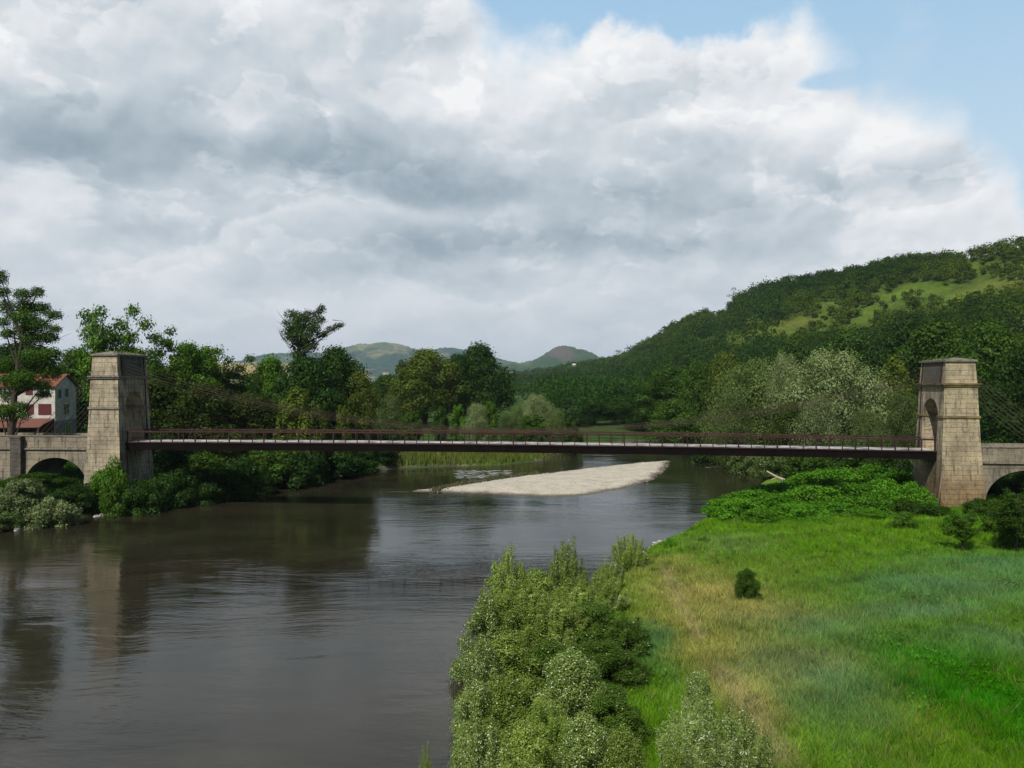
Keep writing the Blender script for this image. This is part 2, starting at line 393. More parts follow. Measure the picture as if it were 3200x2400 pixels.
# ------------------------------------------------------------------ water
m,N,out=newmat('river_water'); g=N.node('ShaderNodeNewGeometry'); P=g.outputs['Position']
warp=N.noise(P,.06,3,.5,out=1)
Pw=N.vm('ADD',P,N.vm('SCALE',N.vm('SUBTRACT',warp,(.5,.5,.5)),scale=6.0))
r1=N.noise(N.vm('MULTIPLY',Pw,(.55,1.9,1)),1.0,3,.5)
r2=N.noise(N.vm('MULTIPLY',Pw,(1.6,4.2,1)),1.3,3,.55)
r3=N.noise(N.vm('MULTIPLY',P,(.10,.22,1)),1.0,2,.5)
calm=N.smooth(N.noise(N.vm('MULTIPLY',Pw,(.5,1.6,1)),.055,4,.6),.40,.60,.25,.95)
h=N.m('MULTIPLY',N.m('ADD',N.m('ADD',N.m('MULTIPLY',r1,1.0),N.m('MULTIPLY',r2,.45)),N.m('MULTIPLY',r3,1.2)),calm)
mud=N.mix(N.smooth(N.noise(N.vm('MULTIPLY',Pw,(.05,.16,1)),1.0,4,.55),.35,.65),(.014,.013,.007),(.026,.022,.013))
p=principled(N,out,mud,.05,.5,N.bump(h,.030)); p.inputs['IOR'].default_value=1.33
M['water']=m
wb=MB(); 
wx=list(np.linspace(-90,170,27)); wy=list(np.linspace(-60,200,27))
for i in range(26):
    for j in range(26): pass
me=bpy.data.meshes.new('water'); me.from_pydata([(-95,-65,0),(175,-65,0),(175,200,0),(-95,200,0)],[],[(0,1,2,3)])
tag(meshobj('water',me,m),kind='structure')

# gravel bar (a low mound standing out of the water)
bx0,by0=BAR_R.min(0)-2; bx1,by1=BAR_R.max(0)+2
xs=np.arange(bx0,bx1,.4); ys=np.arange(by0,by1,.4); XX,YY=np.meshgrid(xs,ys)
ds=-sdf(BAR_R,XX,YY)+fbm(XX,YY,2.2,3)*.35
ZZ=np.where(ds>0,.03+.32*(1-np.exp(-np.clip(ds,0,99)/2.2)),np.clip(ds,-2,0)*.3)+fbm(XX,YY,1.2,2)*.015
ny_,nx_=XX.shape; idx=np.arange(nx_*ny_).reshape(ny_,nx_); q=np.stack([idx[:-1,:-1],idx[:-1,1:],idx[1:,1:],idx[1:,:-1]],-1).reshape(-1,4)
me=bpy.data.meshes.new('gravel_bar'); me.from_pydata(np.stack([XX,YY,ZZ],-1).reshape(-1,3).tolist(),[],q.tolist())
me.polygons.foreach_set('use_smooth',[True]*len(me.polygons))
m,N,out=newmat('gravel'); g=N.node('ShaderNodeNewGeometry')
v=N.node('ShaderNodeTexVoronoi'); N.put(v.inputs['Vector'],g.outputs['Position']); v.inputs['Scale'].default_value=9.0
n=N.noise(g.outputs['Position'],.6,5,.7)
zz=N.sep(g.outputs['Position'])[2]
col=N.mix(N.m('MULTIPLY',N.sep(v.outputs['Color'])[0],1.0),(.36,.32,.255),(.53,.48,.39))
col=N.mix(1.0,col,N.ramp(n,[(.3,(.72,.72,.72)),(.6,(1.05,1.05,1.05))]),'MULTIPLY')
col=N.mix(N.smooth(N.m('ADD',zz,N.m('MULTIPLY',n,.12)),.24,.10),col,(.12,.10,.075))
principled(N,out,col,.95,.1,N.bump(v.outputs['Distance'],.02)); M['gravel']=m
tag(meshobj('gravel_bar',me,m),kind='structure')

# ------------------------------------------------------------------ vegetation meshes
def unit(v): return v/np.maximum(np.linalg.norm(v,axis=-1,keepdims=True),1e-9)
def leafquads(rng,P,Nn,L,W,along=None,alongw=0.0,fold=.12):
    n=len(P); Nn=unit(Nn)
    t=rng.normal(size=(n,3))
    if along is not None: t=t*(1-alongw)+np.asarray(along)*alongw*2
    t=unit(t-Nn*np.sum(t*Nn,-1,keepdims=True)); b=np.cross(Nn,t)
    L=np.asarray(L).reshape(-1,1) if hasattr(L,'__len__') else np.full((n,1),L)
    W=np.asarray(W).reshape(-1,1) if hasattr(W,'__len__') else np.full((n,1),W)
    v=np.empty((n,4,3)); up=Nn*L*fold
    v[:,0]=P-t*L*.5; v[:,1]=P+b*W*.5+up-t*L*.08; v[:,2]=P+t*L*.5; v[:,3]=P-b*W*.5+up-t*L*.08
    return v.reshape(-1,3)
def lumpleaves(rng,C,R,n,shell=.62,up=.35,jit=.42,squash=1.0):
    """leaf points in one clump: near the shell, fuller above"""
    d=unit(rng.normal(size=(n,3))+np.array((0,0,up)))
    r=shell+(1.08-shell)*rng.random((n,1))**.8
    r*=1+.16*rng.normal(size=(n,1))
    P=np.array(C)+d*r*np.array((R,R,R*squash)) if np.isscalar(R) else np.array(C)+d*r*np.array(R)
    return P,unit(d+jit*rng.normal(size=(n,3)))
def crownpts(rng,lumps,per):
    Ps=[];Ns=[]
    vol=np.array([ (np.mean(R) if not np.isscalar(R) else R)**2 for C,R in lumps]); vol/=vol.sum()
    for (C,R),w in zip(lumps,vol):
        n=max(8,int(per*w)); P,Nn=lumpleaves(rng,C,R,n); Ps.append(P);Ns.append(Nn)
    return np.concatenate(Ps),np.concatenate(Ns)
def limbs(rng,lumps,H,r0,lean=(0,0),trunktop=.75,split=.25,n=6):
    b=MB(); top=Vector((lean[0],lean[1],H*trunktop)); pts=[];rad=[]
    for i in range(7):
        t=i/6; pts.append((lean[0]*t+math.sin(t*5+r0*9)*H*.008,lean[1]*t+math.cos(t*4)*H*.008,H*trunktop*t-.3*(i==0))); rad.append(r0*(1.25 if i==0 else 1)*(1-.82*t))
    b.tube(pts,rad,8)
    for C,R in lumps:
        C=Vector(tuple(C)); h=max(H*split, min(C.z-.15*H, H*trunktop*.95))*rng.uniform(.75,1.0)
        t=h/(H*trunktop); s=Vector((lean[0]*t,lean[1]*t,h)); mid=s.lerp(C,.5)+Vector((0,0,-.04*H))*rng.uniform(-.3,1)
        rr=r0*.34*(1-.6*t); b.tube([s,mid,C],[rr,rr*.65,rr*.2],5,cap=False)
        for k in range(3):
            Rm=R if np.isscalar(R) else float(np.mean(R))
            e=C+Vector(tuple(unit(rng.normal(size=3)+np.array((0,0,.3)))*Rm*.85)); b.tube([mid.lerp(C,.6),e],[rr*.3,rr*.08],4,cap=False)
    return b.mesh('trunk',smooth=True)
PROTO={}
def finish(name,rng,lumps,P,Nn,L,W,H,r0,**k):
    kw=dict(along=k.pop('along',None),alongw=k.pop('alongw',0.0))
    Lr=L*rng.uniform(.65,1.3,len(P)); V=leafquads(rng,P,Nn,Lr,Lr*(W/L),**kw)
    me=fastmesh('crown',V,4)
    tr=limbs(rng,lumps,H,r0,**k)
    w=max(np.percentile(P[:,0],99)-np.percentile(P[:,0],1), np.percentile(P[:,1],99)-np.percentile(P[:,1],1))
    PROTO[name]=(me,tr,float(np.percentile(P[:,2],99.6)),float(w))
def proto_round(name,seed,n=19000,L=.235,H=10,R=3.6,nl=34,lo=.16,sh=.8):
    rng=np.random.default_rng(seed); lumps=[]
    for i in range(nl):
        h=lo+(1-lo)*((i+.5)/nl)**.85; a=i*2.4+rng.uniform(-.5,.5)
        prof=math.sin(math.pi*min(1,((h-lo)/(1-lo))*.82+.13))**.75
        lr=rng.uniform(.75,1.45)*(.75+.45*prof); rad=max(0,R*prof*rng.uniform(.55,1.08)-lr*.5)
        lumps.append(((rad*math.cos(a),rad*math.sin(a),H*h*.93-lr*.25),(lr,lr,lr*sh)))
    P,Nn=crownpts(rng,lumps,n)
    k=P[:,2]>.25; P,Nn=P[k],Nn[k]
    finish(name,rng,lumps,P,Nn,L,L*.62,H,.24)
def proto_airy(name,seed,n=13000,L=.20,H=10,R=3.8):
    rng=np.random.default_rng(seed); lumps=[]
    for i in range(15):            # ascending boughs carrying rows of tufts
        a=i*2.4+rng.uniform(-.4,.4); el=rng.uniform(.5,1.35); ln=rng.uniform(.45,1)*R*1.35; h0=rng.uniform(.2,.62)*H
        for j in range(4):
            t=(j+1.2)/4.6; r=math.cos(el)*ln*t; z=h0+math.sin(el)*ln*t
            lr=rng.uniform(.28,.66)*(1.25-.6*t)
            lumps.append(((r*math.cos(a)+rng.normal()*.25,r*math.sin(a)+rng.normal()*.25,min(z,H*.985)+rng.normal()*.15),(lr*1.25,lr*1.25,lr*.62)))
    P,Nn=crownpts(rng,lumps,n)
    P+=rng.normal(size=P.shape)*.16
    finish(name,rng,lumps,P,Nn,L,L*.6,H,.17,trunktop=.8)
def proto_poplar(name,seed,n=11000,L=.28,H=10,R=1.9):
    rng=np.random.default_rng(seed); lumps=[]
    for i in range(34):
        h=.12+.86*(i+.5)/34; a=i*2.4+rng.uniform(-.5,.5); prof=math.sin(math.pi*(1-h)*.72+.25)**.8 if h>.3 else .85
        lr=rng.uniform(.45,.85)*(.55+.6*prof); rad=R*prof*rng.uniform(.4,1.05)
        lumps.append(((rad*math.cos(a),rad*math.sin(a),H*h-lr*.8),(lr*.85,lr*.85,lr*1.45)))
    P,Nn=crownpts(rng,lumps,n); k=P[:,2]>.2; P,Nn=P[k],Nn[k]
    finish(name,rng,lumps,P,Nn,L,L*.6,H,.18,trunktop=.9)
def proto_willow(name,seed,n=30000,L=.22,H=10,R=4.2,nl=24):
    rng=np.random.default_rng(seed); lumps=[]
    for i in range(nl):
        h=.12+.86*((i+.5)/nl)**.9; a=i*2.4+rng.uniform(-.6,.6); prof=math.sin(math.pi*min(1,h*.78+.14))**.6
        lr=rng.uniform(1.0,1.9)*(.75+.4*prof); rad=max(0,R*prof*rng.uniform(.6,1.08)-lr*.45)
        lumps.append(((rad*math.cos(a),rad*math.sin(a),H*h*.95-lr*.4),(lr,lr,lr*.95)))
    P,Nn=crownpts(rng,lumps,n)
    P[:,2]-=rng.random(len(P))**2*.25; k=P[:,2]>.15; P,Nn=P[k],Nn[k]
    finish(name,rng,lumps,P,Nn,L,L*.45,H,.26,along=(0,0,-1),alongw=.35)
def proto_bush(name,seed,n=10500,L=.17,H=3,R=2.0,nl=22):
    rng=np.random.default_rng(seed); lumps=[]
    for i in range(nl):
        a=i*2.4+rng.uniform(-.6,.6); t=(i+.5)/nl; rad=R*math.sqrt(t)*rng.uniform(.7,1.0)
        z=H*.72*math.sqrt(max(.02,1-(rad/R)**2*.9))*rng.uniform(.7,1.15); lr=rng.uniform(.4,.75)
        lumps.append(((rad*math.cos(a),rad*math.sin(a),max(.3,z-.1)),(lr,lr,lr*.8)))
        if i%2: lumps.append(((rad*math.cos(a)*1.02,rad*math.sin(a)*1.02,.35),(lr,lr,lr*.8)))
    P,Nn=crownpts(rng,lumps,n); k=P[:,2]>0; P,Nn=P[k],Nn[k]
    finish(name,rng,lumps,P,Nn,L,L*.6,H,.07,trunktop=.5,split=.1)
def proto_scrub(name,seed):     # dense low mound of big overlapping leaves
    rng=np.random.default_rng(seed); lumps=[]
    for i in range(46):
        a=i*2.4+rng.uniform(-.6,.6); t=(i+.5)/46; rad=2.3*math.sqrt(t)
        lr=rng.uniform(.26,.62); lumps.append(((rad*math.cos(a),rad*math.sin(a),max(.2,1.5*math.sqrt(max(.02,1-(rad/2.3)**2*.95))*rng.uniform(.72,1.1))),(lr,lr,lr*.7)))
        lumps.append(((rad*math.cos(a)*1.05,rad*math.sin(a)*1.05,.25),(lr,lr,lr*.7)))
    P,Nn=crownpts(rng,lumps,9000); k=P[:,2]>0; P,Nn=P[k],unit(Nn[k]+np.array((0,0,.15)))
    finish(name,rng,lumps,P,Nn,.17,.12,1.8,.04,trunktop=.5,split=.1)
def proto_sapling(name,seed,n=38000,L=.068,H=4,R=1.3,stems=24,wr=.5,spread=.40):
    """many upright shoots from one base, clothed in small leaves"""
    rng=np.random.default_rng(seed); Ps=[];Ns=[]; b=MB(); wts=[]
    S=[]
    for i in range(stems):
        a=i*2.4+rng.uniform(-.3,.3); t=math.sqrt((i+.5)/stems); base=np.array((.18*math.cos(a)*t,.18*math.sin(a)*t,-.1))
        hh=H*(1-.50*t**1.5)*rng.uniform(.86,1.04); tip=np.array((R*t*math.cos(a)*rng.uniform(.8,1.15),R*t*math.sin(a)*rng.uniform(.8,1.15),hh))
        mid=base*.5+tip*.5+np.array((R*t*math.cos(a)*.22,R*t*math.sin(a)*.22,-.05*H)); S.append((base,mid,tip))
        b.tube([base,mid,tip],[.03,.018,.006],5,cap=False)
    for base,mid,tip in S:
        k=n//stems; u=rng.uniform(.08,1.0,(k,1))**.8
        c=(1-u)**2*base+2*u*(1-u)*mid+u*u*tip
        w=(spread*(1.1-u*.75))*(.5+.5*rng.random((k,1)))
        d=unit(rng.normal(size=(k,3))); 
        # side twigs: snap leaves to a few discrete twig directions so the shoot breaks into tufts
        tw=unit(rng.normal(size=(9,3))+np.array((0,0,.7))); j=rng.integers(0,9,k); ub=(np.floor(u[:,0]*9)/9)
        d=unit(tw[(j+(ub*9).astype(int))%9]+.32*d); w=w*rng.random((k,1))**.6*2.0
        Ps.append(c+d*w); Ns.append(unit(.75*rng.normal(size=(k,3))+np.array((0,0,.45))+d*.6+unit(c*np.array((1,1,.15)))*.9))
    P=np.concatenate(Ps); Nn=np.concatenate(Ns); k=P[:,2]>0.02; P,Nn=P[k],Nn[k]
    Lr=L*rng.uniform(.6,1.35,len(P)); V=leafquads(rng,P,Nn,Lr,Lr*wr*rng.uniform(.7,1.1,len(P)),along=(0,0,1),alongw=.18)
    w=max(np.percentile(P[:,0],99)-np.percentile(P[:,0],1),np.percentile(P[:,1],99)-np.percentile(P[:,1],1))
    PROTO[name]=(fastmesh('crown',V,4),b.mesh('trunk',True),float(np.percentile(P[:,2],99.7)),float(w))
def proto_clump(name,seed,n=36000,L=.070,H=4,R=1.25,nl=44):
    # bushy young tree: many small rounded sprays on rising shoots, with hollows between them
    rng=np.random.default_rng(seed); lumps=[]
    for i in range(nl):
        h=.06+.92*((i+.5)/nl)**.9; a=i*2.4+rng.uniform(-.5,.5); prof=(1-h)**.55*.95+.10
        lr=rng.uniform(.20,.42)*(.65+.6*prof); rad=max(0,R*prof*rng.uniform(.55,1.15)-lr*.3)
        lumps.append(((rad*math.cos(a),rad*math.sin(a),H*h-lr*.6),(lr,lr,lr*1.25)))
    P,Nn=crownpts(rng,lumps,n); P+=rng.normal(size=P.shape)*.035; k=P[:,2]>0; P,Nn=P[k],Nn[k]
    finish(name,rng,lumps,P,Nn,L,L*.55,H,.05,trunktop=.85,split=.05,along=(0,0,1),alongw=.15)
for s in (1,2,3): proto_clump('clump%d'%s,170+s)
for s in (1,2,3): proto_round('round%d'%s,10+s)
for s in (1,2,3): proto_airy('airy%d'%s,20+s)
for s in (1,2): proto_poplar('poplar%d'%s,30+s)
for s in (1,2): proto_willow('willow%d'%s,40+s)
for s in (1,2,3): proto_bush('bush%d'%s,50+s)
for s in (1,2): proto_scrub('scrub%d'%s,60+s)
for s in (1,2,3): proto_sapling('sapling%d'%s,70+s)
proto_sapling('needle1',81,n=36000,L=.10,H=4,R=1.2,stems=34,wr=.2,spread=.26)
for s in (1,2,3): proto_round('hill%d'%s,90+s,n=1500,L=.78,nl=16,R=4.0,lo=.05)

def plant(kind,x,y,zb,ztop,width,mat,name,label,cat,group=None,rz=None,bark='bark',child='crown',simple_=False,lean=(0,0)):
    me,tr,H,W=PROTO[kind]
    sz=(ztop-zb)/H; sx=width/W
    e=empty(name,(x,y,zb),random.uniform(0,6.28) if rz is None else rz,label=label,cat=cat,group=group)
    e.scale=(sx,sx,sz)
    for nm,m_,mt in ((child,me,M[mat]),('trunk' if cat=='tree' else 'stem',tr,M[bark])):
        o=bpy.data.objects.new(nm,m_)
        if not m_.materials: m_.materials.append(mt)
        o.parent=e; link(o)
        o.material_slots[0].link='OBJECT'; o.material_slots[0].material=mt
    return e
def ptree(kind,px,ytop,wpx,Y,mat,name,label,cat='tree',group=None,zb=None,**k):
    x=(px-1600)/F*Y; z0=gz(x,Y)-.1 if zb is None else zb
    return plant(kind,x,Y,z0,CZ-(ytop-HY)/F*Y,wpx/F*Y,mat,name,label,cat,group,**k)

# kind, px, ytop, width px, distance, material, name, label
TREES=[
 ('airy1',318,962,180,104,'bright','locust_tree','airy light green tree whose sparse top shows behind the left stone tower'),
 ('round1',70,1075,300,132,'dark','broadleaf_tree','dark rounded tree standing behind the orange roof at the left edge'),
 ('round2',235,1095,210,124,'mid','broadleaf_tree','green tree between the white house gable and the left stone tower'),
 ('airy2',455,1030,200,106,'bright','locust_tree','feathery bright tree against the sky, first to the right of the left stone tower'),
 ('airy3',610,1050,210,109,'bright','locust_tree','feathery tree against the sky, second to the right of the left stone tower'),
 ('airy1',700,1115,150,110,'mid','locust_tree','thin topped tree beside the gap with the distant yellow field'),
 ('round3',420,1090,230,112,'mid','broadleaf_tree','dense green tree filled in behind the cables at the left tower'),
 ('round1',585,1120,240,113,'mid','broadleaf_tree','dense green tree below the feathery tops left of the distant field'),
 ('round2',470,1185,260,97,'brownish','broadleaf_tree','brownish green tree crossed by the left suspension cables'),
 ('round3',640,1200,230,99,'brownish','broadleaf_tree','brownish green tree under the gap with the distant yellow field'),
 ('round1',790,1230,190,101,'brownish','broadleaf_tree','low dark olive tree above the railing, left of the gaunt tall tree'),
 ('round2',850,1118,180,114,'bright','broadleaf_tree','bright green tree immediately left of the gaunt tall tree'),
 ('round1',1045,1090,190,118,'dark','broadleaf_tree','very dark dense tree at the right foot of the gaunt tall tree'),
 ('round3',950,1122,200,112,'dark','broadleaf_tree','dark tree filling the foot of the gaunt tall tree'),
 ('round3',1120,1165,120,117,'olive','broadleaf_tree','yellow green tree at the right edge of the dark tree mass by the gaunt tree'),
 ('poplar1',925,1215,120,100,'olive','young_tree','small pointed olive tree above the railing below the gaunt tree'),
 ('bush1',985,1260,130,100,'brownish','young_tree','low brownish tree above the railing right of the pointed olive tree'),
 ('poplar2',1072,1272,62,104,'olive','young_tree','small slim olive tree with a pointed top rising above the railing'),
 ('round2',1210,1172,170,235,'mid','broadleaf_tree','distant green tree in the low gap left of the olive poplar'),
 ('round1',1330,1097,200,172,'olive','poplar_tree','broad olive green poplar with an upright rounded crown, centre left'),
 ('poplar2',1270,1130,90,170,'olive','poplar_tree','narrow olive poplar on the left flank of the broad olive poplar'),
 ('round2',1500,1077,210,174,'dark','broadleaf_tree','large dark rounded tree right of the olive poplar in the centre'),
 ('round1',1430,1110,110,178,'dark','broadleaf_tree','smaller dark tree wedged between the olive poplar and the large dark tree'),
 ('willow1',1205,1236,120,138,'silverdark','willow_tree','grey green willow at the left end of the willow row above the bridge rail'),
 ('poplar1',1285,1290,80,134,'bright','young_tree','bright young tree left of the dark gap in the willow row'),
 ('poplar1',1378,1272,56,140,'mid','young_tree','small upright dark green tree in the willow row'),
 ('poplar2',1430,1266,52,138,'bright','young_tree','slim pointed light green tree left of the pale weeping willow'),
 ('willow2',1492,1262,80,136,'silver','willow_tree','pale weeping willow in the middle of the willow row'),
 ('poplar1',1530,1256,60,138,'bright','young_tree','light green upright tree just right of the pale weeping willow'),
 ('willow1',1588,1290,80,134,'silverdark','willow_tree','low feathery grey willow bush right of the light green upright tree'),
 ('willow2',1678,1234,100,146,'silver','willow_tree','tallest silvery willow of the row, with a dome shaped top'),
 ('willow1',1615,1268,60,145,'silverdark','willow_tree','small grey willow at the left shoulder of the tallest silvery willow'),
 ('poplar2',1665,1298,90,133,'bright','young_tree','bright green low tree in front of the tallest silvery willow'),
 ('willow1',1735,1280,80,140,'silverdark','willow_tree','dull green willow at the right shoulder of the tallest silvery willow'),
 ('poplar2',1790,1302,60,136,'mid','young_tree','last small tree at the right end of the willow row, leaning over'),
 ('round1',2090,1150,170,168,'mid','broadleaf_tree','green tree at the foot of the hill, left of the yellowish tree'),
 ('round2',2180,1130,150,160,'mid','broadleaf_tree','rounded leafy tree on the right bank left of the silver willows'),
 ('round3',2010,1210,150,176,'dark','broadleaf_tree','dark tree on the right bank, nearest the river bend'),
 ('round3',1860,1262,120,188,'dark','broadleaf_tree','low dark tree straight behind the river bend'),
 ('round2',1790,1290,110,182,'dark','broadleaf_tree','low dark tree just right of the willow row'),
 ('round1',1950,1240,130,192,'mid','broadleaf_tree','low green tree right behind the river bend'),
 ('round1',1920,1200,140,225,'dark','broadleaf_tree','dark low tree beyond the river bend below the hill'),
 ('round2',2110,1250,180,150,'mid','broadleaf_tree','low green tree over the rail on the right bank'),
 ('round3',2265,1105,140,158,'olive','broadleaf_tree','yellowish olive tree behind the left silver willow'),
 ('willow1',2340,1125,250,122,'silverdark','willow_tree','large grey green willow, left of the pair on the right bank'),
 ('willow2',2455,1108,120,116,'silver','willow_tree','pale silvery willow top between the two large willows'),
 ('willow2',2600,1100,290,106,'silver','willow_tree','largest silvery willow with a wide dome, right bank'),
 ('willow1',2560,1235,150,98,'silver','willow_tree','low pale willow under the largest silvery willow'),
 ('willow2',2290,1230,130,114,'silverdark','willow_tree','low grey willow overhanging the water on the right bank'),
 ('round2',2470,1260,140,102,'brownish','broadleaf_tree','dark brownish tree between the low willows above the rail'),
 ('poplar1',2790,1120,120,112,'olive','broadleaf_tree','tall olive green tree between the silver willow and the right tower'),
 ('round3',2715,1170,140,116,'dark','broadleaf_tree','dark tree in the shade right of the largest silvery willow'),
 ('willow1',2820,1215,120,97,'silverdark','willow_tree','grey green tree close to the left side of the right tower'),
 ('willow2',2710,1280,120,93,'silverdark','willow_tree','low grey tree above the rail near the right tower'),
 ('round1',2930,1010,240,135,'mid','broadleaf_tree','tall leafy tree rising behind the right tower cap'),
 ('round2',3090,1010,270,122,'mid','broadleaf_tree','very large leafy tree right of the right tower'),
 ('round3',3215,1090,230,98,'dark','broadleaf_tree','dark tree cut off by the right edge, beside the right tower'),
 ('round1',3120,1200,190,96,'dark','broadleaf_tree','low dark tree behind the right tower stays'),
 ('round1',2660,1040,200,190,'mid','broadleaf_tree','leafy tree on the lower slope above the largest silvery willow'),
 ('round3',2820,1000,210,170,'dark','broadleaf_tree','dark leafy tree on the lower slope up and left of the right tower'),
 ('round2',2480,1065,180,215,'mid','broadleaf_tree','leafy tree on the lower slope above the left silver willows'),
]
for t in TREES:
    k,px,yt,w,Yd,mt,nm,lb=t; ptree(k,px,yt,w,Yd,mt,nm,lb)

BUSHES=[ # left bank
 ('bush1',60,1500,170,70,'silver','silvery bush with pale leaves hanging over the water at the left edge'),
 ('bush2',165,1560,150,69,'silver','lower silvery bush at the water, right of the left edge bush'),
 ('bush3',15,1600,90,66.5,'silverdark','small pale bush touching the water in the left corner of the far bank'),
 ('bush1',110,1480,220,76,'mid','green bush growing in front of the left masonry arch'),
 ('bush2',250,1515,170,74.5,'dark','dark bush on the bank between the arch and the tower foot'),
 ('bush3',345,1440,110,75.5,'bright','yellow green bush climbing the foot of the left tower'),
 ('bush1',370,1512,140,74.5,'mid','leafy bush at the water below the left tower'),
 ('bush2',455,1500,160,76.5,'dark','rounded bush on the bank right of the left tower foot'),
 ('bush3',540,1465,170,80,'dark','bush under the left end of the bridge deck'),
 ('bush1',640,1415,180,86,'mid','bright topped tall bush under the deck near the left bank'),
 ('bush2',610,1500,160,81,'dark','dark low bush at the waterline left of the deck shade'),
 ('bush3',740,1430,190,86,'dark','dark bush at the waterline third along under the deck'),
 ('bush1',830,1395,190,93,'mid','bush under the deck with lighter tips'),
 ('bush2',920,1410,180,95,'dark','dark overhanging bush under the deck, left of the middle'),
 ('bush3',1010,1390,180,102,'dark','tall dark bush over the water, under the deck'),
 ('bush1',1100,1400,170,106,'dark','dark bush over the water before the reed bank'),
 ('bush2',1175,1395,140,114,'dark','last dark bush left of the reed bank'),
 ('bush3',1265,1418,100,120,'olive','pale olive bush at the left end of the reed bank'),
 ('bush1',480,1360,260,90,'dark','dark thicket behind the left tower beneath the rail'),
 ('bush2',720,1350,260,97,'brownish','dark thicket seen through the railing, left quarter'),
 ('bush3',960,1345,240,106,'brownish','dark thicket seen through the railing left of the centre'),
 ('bush1',1140,1345,160,121,'olive','olive thicket seen through the railing near the willows'),
 ('bush1',2330,1405,130,108,'silverdark','grey bush overhanging the water below the right part of the deck'),
 ('bush2',2430,1410,140,100,'silverdark','grey leafy bush above the driftwood log'),
 ('bush3',2540,1400,150,95,'mid','bush behind the driftwood under the deck'),
 ('bush1',2660,1400,170,90,'mid','bush below the deck left of the right tower'),
 ('bush2',2790,1410,130,84,'dark','dark bush below the deck against the right tower'),
 ('bush3',2240,1395,140,122,'dark','dark overhanging bush at the river bend under the deck'),
 ('bush2',2440,1515,110,88,'olive','straw coloured low bush beside the driftwood log'),
 ('bush3',3130,1500,110,78,'dark','dark bush growing inside the right masonry arch'),
 ('bush1',3210,1480,140,77,'mid','bush seen through the right masonry arch at the picture edge'),
 ('bush2',3170,1440,200,84,'dark','dark thicket behind the right masonry arch'),
 ('bush1',3170,1560,170,58,'bright','dark leafy bush at the right edge beside the masonry arch'),
 ('bush2',3080,1560,130,66,'mid','leafy bush at the right foot of the right tower'),
 ('bush3',3215,1590,170,54,'bright','dense bush cut by the right edge below the arch'),
 ('bush3',2900,1575,130,67,'mid','bush at the left foot of the right tower'),
 ('bush1',2835,1560,120,68,'mid','bush below the pale pole left of the right tower'),
 ('bush2',2720,1590,100,66,'scrub','bright leafy bush standing above the green scrub'),
 ('bush1',2990,1600,80,60,'scrub','low bush in the meadow below the right tower'),
]
for i,(k,px,yt,w,Yd,mt,lb) in enumerate(BUSHES): ptree(k,px,yt,w,Yd,mt,'bush',lb,cat='bush',child='foliage')
SCRUB=[(2275,1568,130,72),(2350,1545,170,74),(2450,1520,180,77),(2540,1492,170,80),(2630,1472,160,82),(2720,1468,150,82),(2800,1480,120,78),
 (2330,1590,150,69),(2430,1575,170,70),(2540,1550,180,72),(2650,1530,170,74),(2760,1530,140,73),(2500,1600,150,67),(2600,1590,160,68),(2700,1575,140,69),(2560,1640,110,64),(2380,1620,120,66),(2850,1530,110,71)]
SL=['at the water tip of the green scrub','second from the water in the back row of the scrub','third from the water in the back row of the scrub','below the driftwood log','right of the driftwood log','in the back row under the deck','in the back row nearest the right tower',
 'first of the middle row by the water','second of the middle row by the water','in the middle of the scrub mound','right of the middle of the scrub mound','in the middle row nearest the right tower','at the front of the scrub mound','front right of the scrub mound','front row nearest the right tower','foremost low lobe of the scrub','front left by the shore','against the base of the right tower']
for i,(px,yt,w,Yd) in enumerate(SCRUB):
    ptree('scrub%d'%(1+i%2),px,yt-(6 if i<7 else 20)-(i*7)%13,w*1.2,Yd,'scrub','scrub_bush','vivid green leafy scrub clump '+SL[i],cat='bush',group='green scrub clumps on the right bank',child='foliage')
# meadow plants
ptree('clump1',2335,1780,95,42,'mid','meadow_shrub','small round dark green shrub standing alone in the meadow',cat='shrub',child='foliage')
ptree('bush3',2200,1678,34,57,'bright','meadow_shrub','tiny green shrub near the shore in the pale grass',cat='shrub',child='foliage')
ptree('bush1',2825,1600,80,60,'bright','meadow_shrub','small leafy shrub in the meadow left of the right tower foot',cat='shrub',child='foliage')
ptree('airy1',3010,1600,110,52.5,'bright','sapling','slender sapling in the meadow below the right tower',cat='sapling',zb=None)
ptree('airy2',3180,1510,200,52,'mid','sapling','dark sapling at the right edge of the meadow',cat='sapling')
ptree('needle1',1968,1668,115,51.5,'fore','willow_shrub','upright feathery willow shrub at the shore, beyond the foreground trees',cat='shrub',child='foliage')
ptree('needle1',1905,1745,90,46.5,'fore','willow_shrub','low feathery willow shrub left of the shore grass',cat='shrub',child='foliage')
ptree('bush3',2095,1685,38,57,'scrub','meadow_shrub','tiny yellow green shrub at the water edge',cat='shrub',child='foliage')

